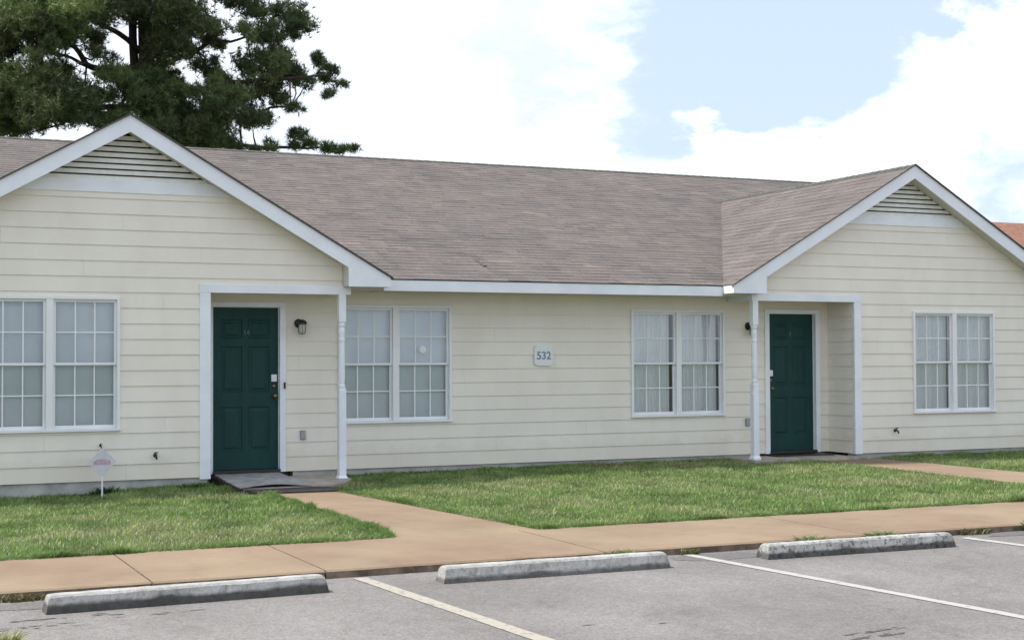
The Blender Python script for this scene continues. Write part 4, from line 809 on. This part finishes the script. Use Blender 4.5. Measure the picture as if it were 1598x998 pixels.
def lawn_points(n, x0, x1, y0, y1):
    X = rng.uniform(x0, x1, n); Y = rng.uniform(y0, y1, n)
    def half(P, X, Y):
        c = np.zeros(len(X), bool)
        for i in range(len(P)):
            xa, ya = P[i]; xb, yb = P[i-1]
            if ya == yb: continue
            c ^= ((ya > Y) != (yb > Y)) & (X < (xb-xa)*(Y-ya)/(yb-ya)+xa)
        return c
    ex = half(WALK_L, X, Y) | half(WALK_R, X, Y)
    ex |= half(STOOP, X, Y) | (X > 1.10) & (X < 2.15) & (Y > -1.47) & (Y < -.8)
    ex |= (X > 8.80) & (X < 10.60) & (Y > -.10)
    wall = np.where((X > 2.7) & (X < 8.78), D-.03, np.where((X < -2.75) | (X > 14.25), D-.03, -.02))
    ex |= Y > wall
    ex |= Y < np.where((X > 1.20) & (X < 2.62) | (X > 9.5) & (X < 10.88), -5.6, -5.86)
    return X[~ex], Y[~ex]
def EDG(Y): return 1.335-.11*np.clip((-5.0-Y)/.85, 0, 1)**1.7
def edge_dist(X, Y):
    d = Y+5.86
    d = np.minimum(d, np.where(X < 1.9, EDG(Y)-X, 9.) + np.where(X > 1.34, 9., 0))
    wr = 2.12+(-1.42-Y)*.105
    d = np.minimum(d, np.where((X > wr) & (Y < -1.0), X-wr, 9.))
    return np.maximum(d, 0)
def grass_color(X, Y, ed):
    n = len(X); G = np.array([.200,.300,.082]); Dk = np.array([.105,.200,.040]); Dry = np.array([.33,.32,.18]); Y1 = np.array([.30,.375,.14])
    gx_, gy_ = np.meshgrid(np.linspace(-20, 30, 500), np.linspace(-6, 1, 100)); 
    def field(s, k):
        f = np.array([noise.fractal((a*s, b_*s*1.2, k), 1, 2, 4) for a, b_ in zip(gx_.ravel(), gy_.ravel())]).reshape(gx_.shape)
        ix = np.clip(((X+20)/50*499).astype(int), 0, 499); iy = np.clip(((Y+6)/7*99).astype(int), 0, 99); return f[iy, ix]
    f1 = field(.9, 3.3); f2 = field(2.6, 8.1)
    dry = np.clip((f1*.9+f2*.6+.12), 0, 1)*np.clip(ed/.5, .25, 1)
    r1 = rng.random(n)
    c = G+(Dk-G)*(rng.random(n)**1.3)[:,None]*.7
    c = c+(Y1-c)*(rng.random(n)*.32)[:,None]
    mo = np.clip(f1*1.6+.25, 0, .75)[:,None]*np.clip(ed/.4, .2, 1)[:,None]; c = c*(1-mo)+np.array([.275,.315,.125])*(.7+.5*rng.random((n,1)))*mo
    c *= (1+.30*np.clip(f2*2, -1, 1)[:,None])*(1+.12*np.clip(f1*2, -1, 1)[:,None])
    isdry = r1 < (.05+dry*.40)
    c[isdry] = Dry*(.7+.6*rng.random((isdry.sum(),1)))
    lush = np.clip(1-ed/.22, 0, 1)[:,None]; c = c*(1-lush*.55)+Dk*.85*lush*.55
    return c, f1, f2
X1, Y1_ = lawn_points(230000, -3.2, 14.8, -5.86, .62)
# thin out the far right, add the frame's wider surroundings
X2, Y2 = lawn_points(26000, -12, -3.2, -5.86, .6); X3, Y3 = lawn_points(22000, 14.8, 22, -5.86, .6)
# lush fringe along the walk and the paths
fx = rng.uniform(-3.2, 14.8, 34000); fy = -5.875+np.abs(rng.normal(0, .07, 34000))-.05*np.clip(np_noise(fx, fx*0, 2.3, 4.)+np_noise(fx, fx*0, 7., 1.)*.6, 0, 1); m_ = ~(((fx > 1.20) & (fx < 2.58)) | ((fx > 9.57) & (fx < 10.86)))
ly_ = rng.uniform(-5.84, -1.4, 7000); lx_ = EDG(ly_)+.015-np.abs(rng.normal(0, .06, 7000)); rx_ = 2.10+(-1.42-ly_)*.105+np.abs(rng.normal(0, .06, 7000))
wy = rng.uniform(2.75, 8.75, 7000); wyy = D-.03-np.abs(rng.normal(0,.07,7000))
wx = np.concatenate([rng.uniform(-3, .98, 4500), rng.uniform(10.95, 14.2, 3000)]); wxy = -.03-np.abs(rng.normal(0,.06,7500))
X = np.concatenate([X1, X2, X3, fx[m_], lx_, rx_, wy, wx]); Y = np.concatenate([Y1_, Y2, Y3, fy[m_], ly_, ly_, wyy, wxy])
ed = edge_dist(X, Y); colr, f1, f2 = grass_color(X, Y, ed)
Z = np.array([lawn_z(a, b_) for a, b_ in zip(X, Y)])-.015
fr_ = np.clip(1-ed/.15, 0, 1)
nearwall = np.concatenate([np.zeros(len(X)-14500), np.ones(14500)])
Hh = (.030+.030*rng.random(len(X)))*(1+.35*np.clip(f2*2, -.6, 1.2))*(1+.75*fr_*np.clip(.4+2*np_noise(X, Y, 3.1, 7.), 0, 1.4))*(1+.5*nearwall*rng.random(len(X)))
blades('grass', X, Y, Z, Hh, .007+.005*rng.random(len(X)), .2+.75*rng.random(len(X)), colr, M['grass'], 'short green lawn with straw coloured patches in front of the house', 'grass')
# weeds: leafy tufts in the kerb crack, by the foundation, and a clump in the lot
def weed(x, y, z, r, n, h, label, gcol=(.085,.16,.035), w=.012, group='weeds sprouting along the kerb'):
    a = rng.uniform(0, 2*np.pi, n); rr = r*np.sqrt(rng.random(n)); X = x+rr*np.cos(a)*1.5; Y = y+rr*np.sin(a)*.4
    hh = h*(.5+.7*rng.random(n)); c = np.array(gcol)*(.65+.8*rng.random((n,1))); c[:,0] *= 1+.4*rng.random(n)
    return blades('weed', X, Y, np.full(n, z), hh, w*(.6+.8*rng.random(n)), .5+.7*rng.random(n), c, M['grass'], label, 'weed', group, None, org=(x,y,z))
weed(2.50,-7.47,KZ,.085,160,.085,'bright green weed in the kerb crack behind the pale wheel stop')
weed(3.13,-7.48,KZ,.060,90,.055,'low yellowish weed in the kerb crack at the top of the long white line',(.13,.15,.05))
weed(5.12,-7.47,KZ,.085,170,.085,'green weed in the kerb crack behind the middle of the mouldy wheel stop') if False else None
weed(4.30,-7.47,KZ,.09,170,.10,'leafy green weed in the kerb crack behind the middle of the mottled stop')
weed(5.02,-7.47,KZ,.09,170,.10,'leafy green weed in the kerb crack behind the right end of the mottled wheel stop')
weed(6.05,-7.46,KZ,.11,150,.07,'olive weed in the kerb crack right of the mottled wheel stop',(.11,.13,.05))
weed(6.72,-7.46,KZ,.08,150,.10,'dark green weed in the kerb crack at the far right of the sidewalk',(.05,.11,.03))
weed(-1.93,-7.49,KZ,.10,130,.055,'straggling low weed in the kerb crack at the far left',(.11,.12,.05))
weed(1.62,-7.48,KZ,.05,50,.05,'sparse weed in the kerb crack behind the middle of the pale wheel stop',(.10,.11,.05))
weed(-.27,-.13,-.09,.09,90,.17,'dark leafy weed against the foundation behind the diamond yard sign',(.035,.075,.02),.02,'weeds against the house foundation')
weed(.80,-.12,-.05,.14,140,.13,'light green weed clump against the foundation at the foot of the left porch pilaster',(.08,.14,.04),.014,'weeds against the house foundation')
weed(-2.36,-9.30,KZ,.14,600,.15,'bright yellow green grass clump growing through the asphalt at the near left corner',(.20,.26,.06),.012,'grass clump in the lot')

# ------------------------------------------------------------------ the pine behind the house
PT = thing('pine_tree', (3.36, 17, -.14), 'tall dark green pine with spreading limbs standing behind the left gable', 'tree')
g = MB()
tp_ = [(3.4,17,-.14,.34)]+TR
g.tube([(a,b_,c_) for a,b_,c_,_ in tp_], [r_ for *_,r_ in tp_], 14)
for l in LM[-1:]: g.tube([(a,b_,c_) for a,b_,c_,_ in l], [r_ for *_,r_ in l], 10)
g.build('trunk', M['bark'], PT, smooth=True)
clus = np.array(CL)
for l in LM[:-1]:
    g = MB(); pts = [Vector(p[:3]) for p in l]; rr = [p[3] for p in l]; P2 = []; R2 = []
    for i in range(len(pts)-1):
        for k in range(5):
            f = k/5; q = pts[i].lerp(pts[i+1], f); q += Vector((noise.noise(q*1.5), noise.noise(q*1.5+Vector((9,0,0))), noise.noise(q*1.5+Vector((0,9,0)))))*.10; P2.append(q); R2.append(rr[i]*(1-f)+rr[i+1]*f)
    P2.append(pts[-1]); R2.append(rr[-1]); R2 = [q*.8 for q in R2]; g.tube(P2, R2, 7)
    # twigs to the needle masses nearby
    for c_ in clus:
        cv = Vector(c_[:3]); d_, q = min(((cv-p).length, k) for k, p in enumerate(P2))
        if d_ < 1.25 and random.random() < .5 and d_ < .95:
            a = P2[q]; mid = a.lerp(cv, .5)+Vector((random.uniform(-.1,.1), random.uniform(-.1,.1), random.uniform(-.15,.05)))
            g.tube([a, mid, cv], [min(.03, R2[q]*.6), .018, .007], 5)
    g.build('limb', M['bark'], PT, smooth=True)
# needles: star shaped tufts spread through each mass, with sunlight painted into the upper left masses
TX = []; TC = []
for (x, y, z, r) in CL:
    r *= 1.12; n = int(230*(r/.45)**1.9)+18
    ns = max(4, int(7*(r/.4)**1.6)); sc_ = rng.normal(size=(ns,3)); sc_ /= np.linalg.norm(sc_, axis=1)[:,None]; sc_ *= (r*(.25+.95*rng.random(ns)**.7))[:,None]*np.array([1.25,1.15,.70])
    k_ = rng.integers(0, ns, n); d = rng.normal(size=(n,3))*np.array([1,1,.8])*np.minimum(.17, r*.34)
    p = np.array([x,y,z])+sc_[k_]+d
    TX.append(p); tone = rng.uniform(.75, 1.25)*(2.0 if (z > 8.9 and x < 1.6) else 1.25 if rng.random() < .25 else .85); hue = rng.random()  # random tone per mass; high left masses coloured brighter, as if sunlit
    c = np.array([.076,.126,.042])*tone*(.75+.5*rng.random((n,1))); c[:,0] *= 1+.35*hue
    TC.append(c)
TX = np.concatenate(TX); TC = np.concatenate(TC); nt_ = len(TX); K = 9
ctr = np.repeat(TX, K, 0); col_ = np.repeat(TC, K, 0); n = len(ctr)
ax = rng.normal(size=(nt_,3))*.6+np.array([0,0,.55]); ax /= np.linalg.norm(ax, axis=1)[:,None]; ax = np.repeat(ax, K, 0)
d = rng.normal(size=(n,3))*.62+ax; d /= np.linalg.norm(d, axis=1)[:,None]
s = np.cross(d, rng.normal(size=(n,3))); s /= np.linalg.norm(s, axis=1)[:,None]
ln = rng.uniform(.12, .21, n)[:,None]
v = np.stack([ctr-s*.009, ctr+s*.009, ctr+d*ln], 1).astype(np.float32)-np.array([3.36,17,-.14], np.float32)
me = bpy.data.meshes.new('needles'); me.vertices.add(n*3); me.vertices.foreach_set('co', v.reshape(-1))
me.loops.add(n*3); me.loops.foreach_set('vertex_index', np.arange(n*3, dtype=np.int32)); me.polygons.add(n)
me.polygons.foreach_set('loop_start', (np.arange(n)*3).astype(np.int32)); me.polygons.foreach_set('loop_total', np.full(n,3,np.int32)); me.update(calc_edges=True)
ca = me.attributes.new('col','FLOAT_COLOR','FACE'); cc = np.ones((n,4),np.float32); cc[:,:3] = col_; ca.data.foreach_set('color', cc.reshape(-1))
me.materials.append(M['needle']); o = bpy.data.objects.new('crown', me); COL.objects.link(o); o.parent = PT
print('needles', n, 'blades', len(X))

# ------------------------------------------------------------------ neighbour's house, far right
NB = thing('house', (44, 33, -.14), 'neighbouring house behind the right gable, only its orange brown roof showing', 'house')
g = MB(); g.box(34.2, 56, 27.2, 38.8, -.14, 4.05); g.build('wall', M['brick'], NB)
g = MB(); g.add([(33.2,26.2,4.0),(57,26.2,4.0),(57,33,7.55),(33.2,33,7.55),(33.2,39.8,4.0),(57,39.8,4.0)], [(0,1,2,3),(3,2,5,4)]); nr = g.build('roof', M['brickrust'], NB)
g = MB(); g.box(33.3, 56.9, 26.25, 26.3, 3.8, 3.99); g.prism_x([(26.3,3.8),(33,7.3),(39.7,3.8),(39.7,4.0),(33,7.5),(26.3,4.0)], 33.3, 33.36); g.build('fascia', M['trim'], NB)
g = MB(); g.lathe([(.06,0),(.06,.35),(.09,.36),(.09,.42)], 38.4, 32.6, 10, cz=7.3); g.build('vent_pipe', M['greybox'], nr)
for k in range(3):
    g = MB(); g.box(36+6*k, 38+6*k, 27.14, 27.19, 1.2, 2.6); g.build('window', M['vinyl'], NB)
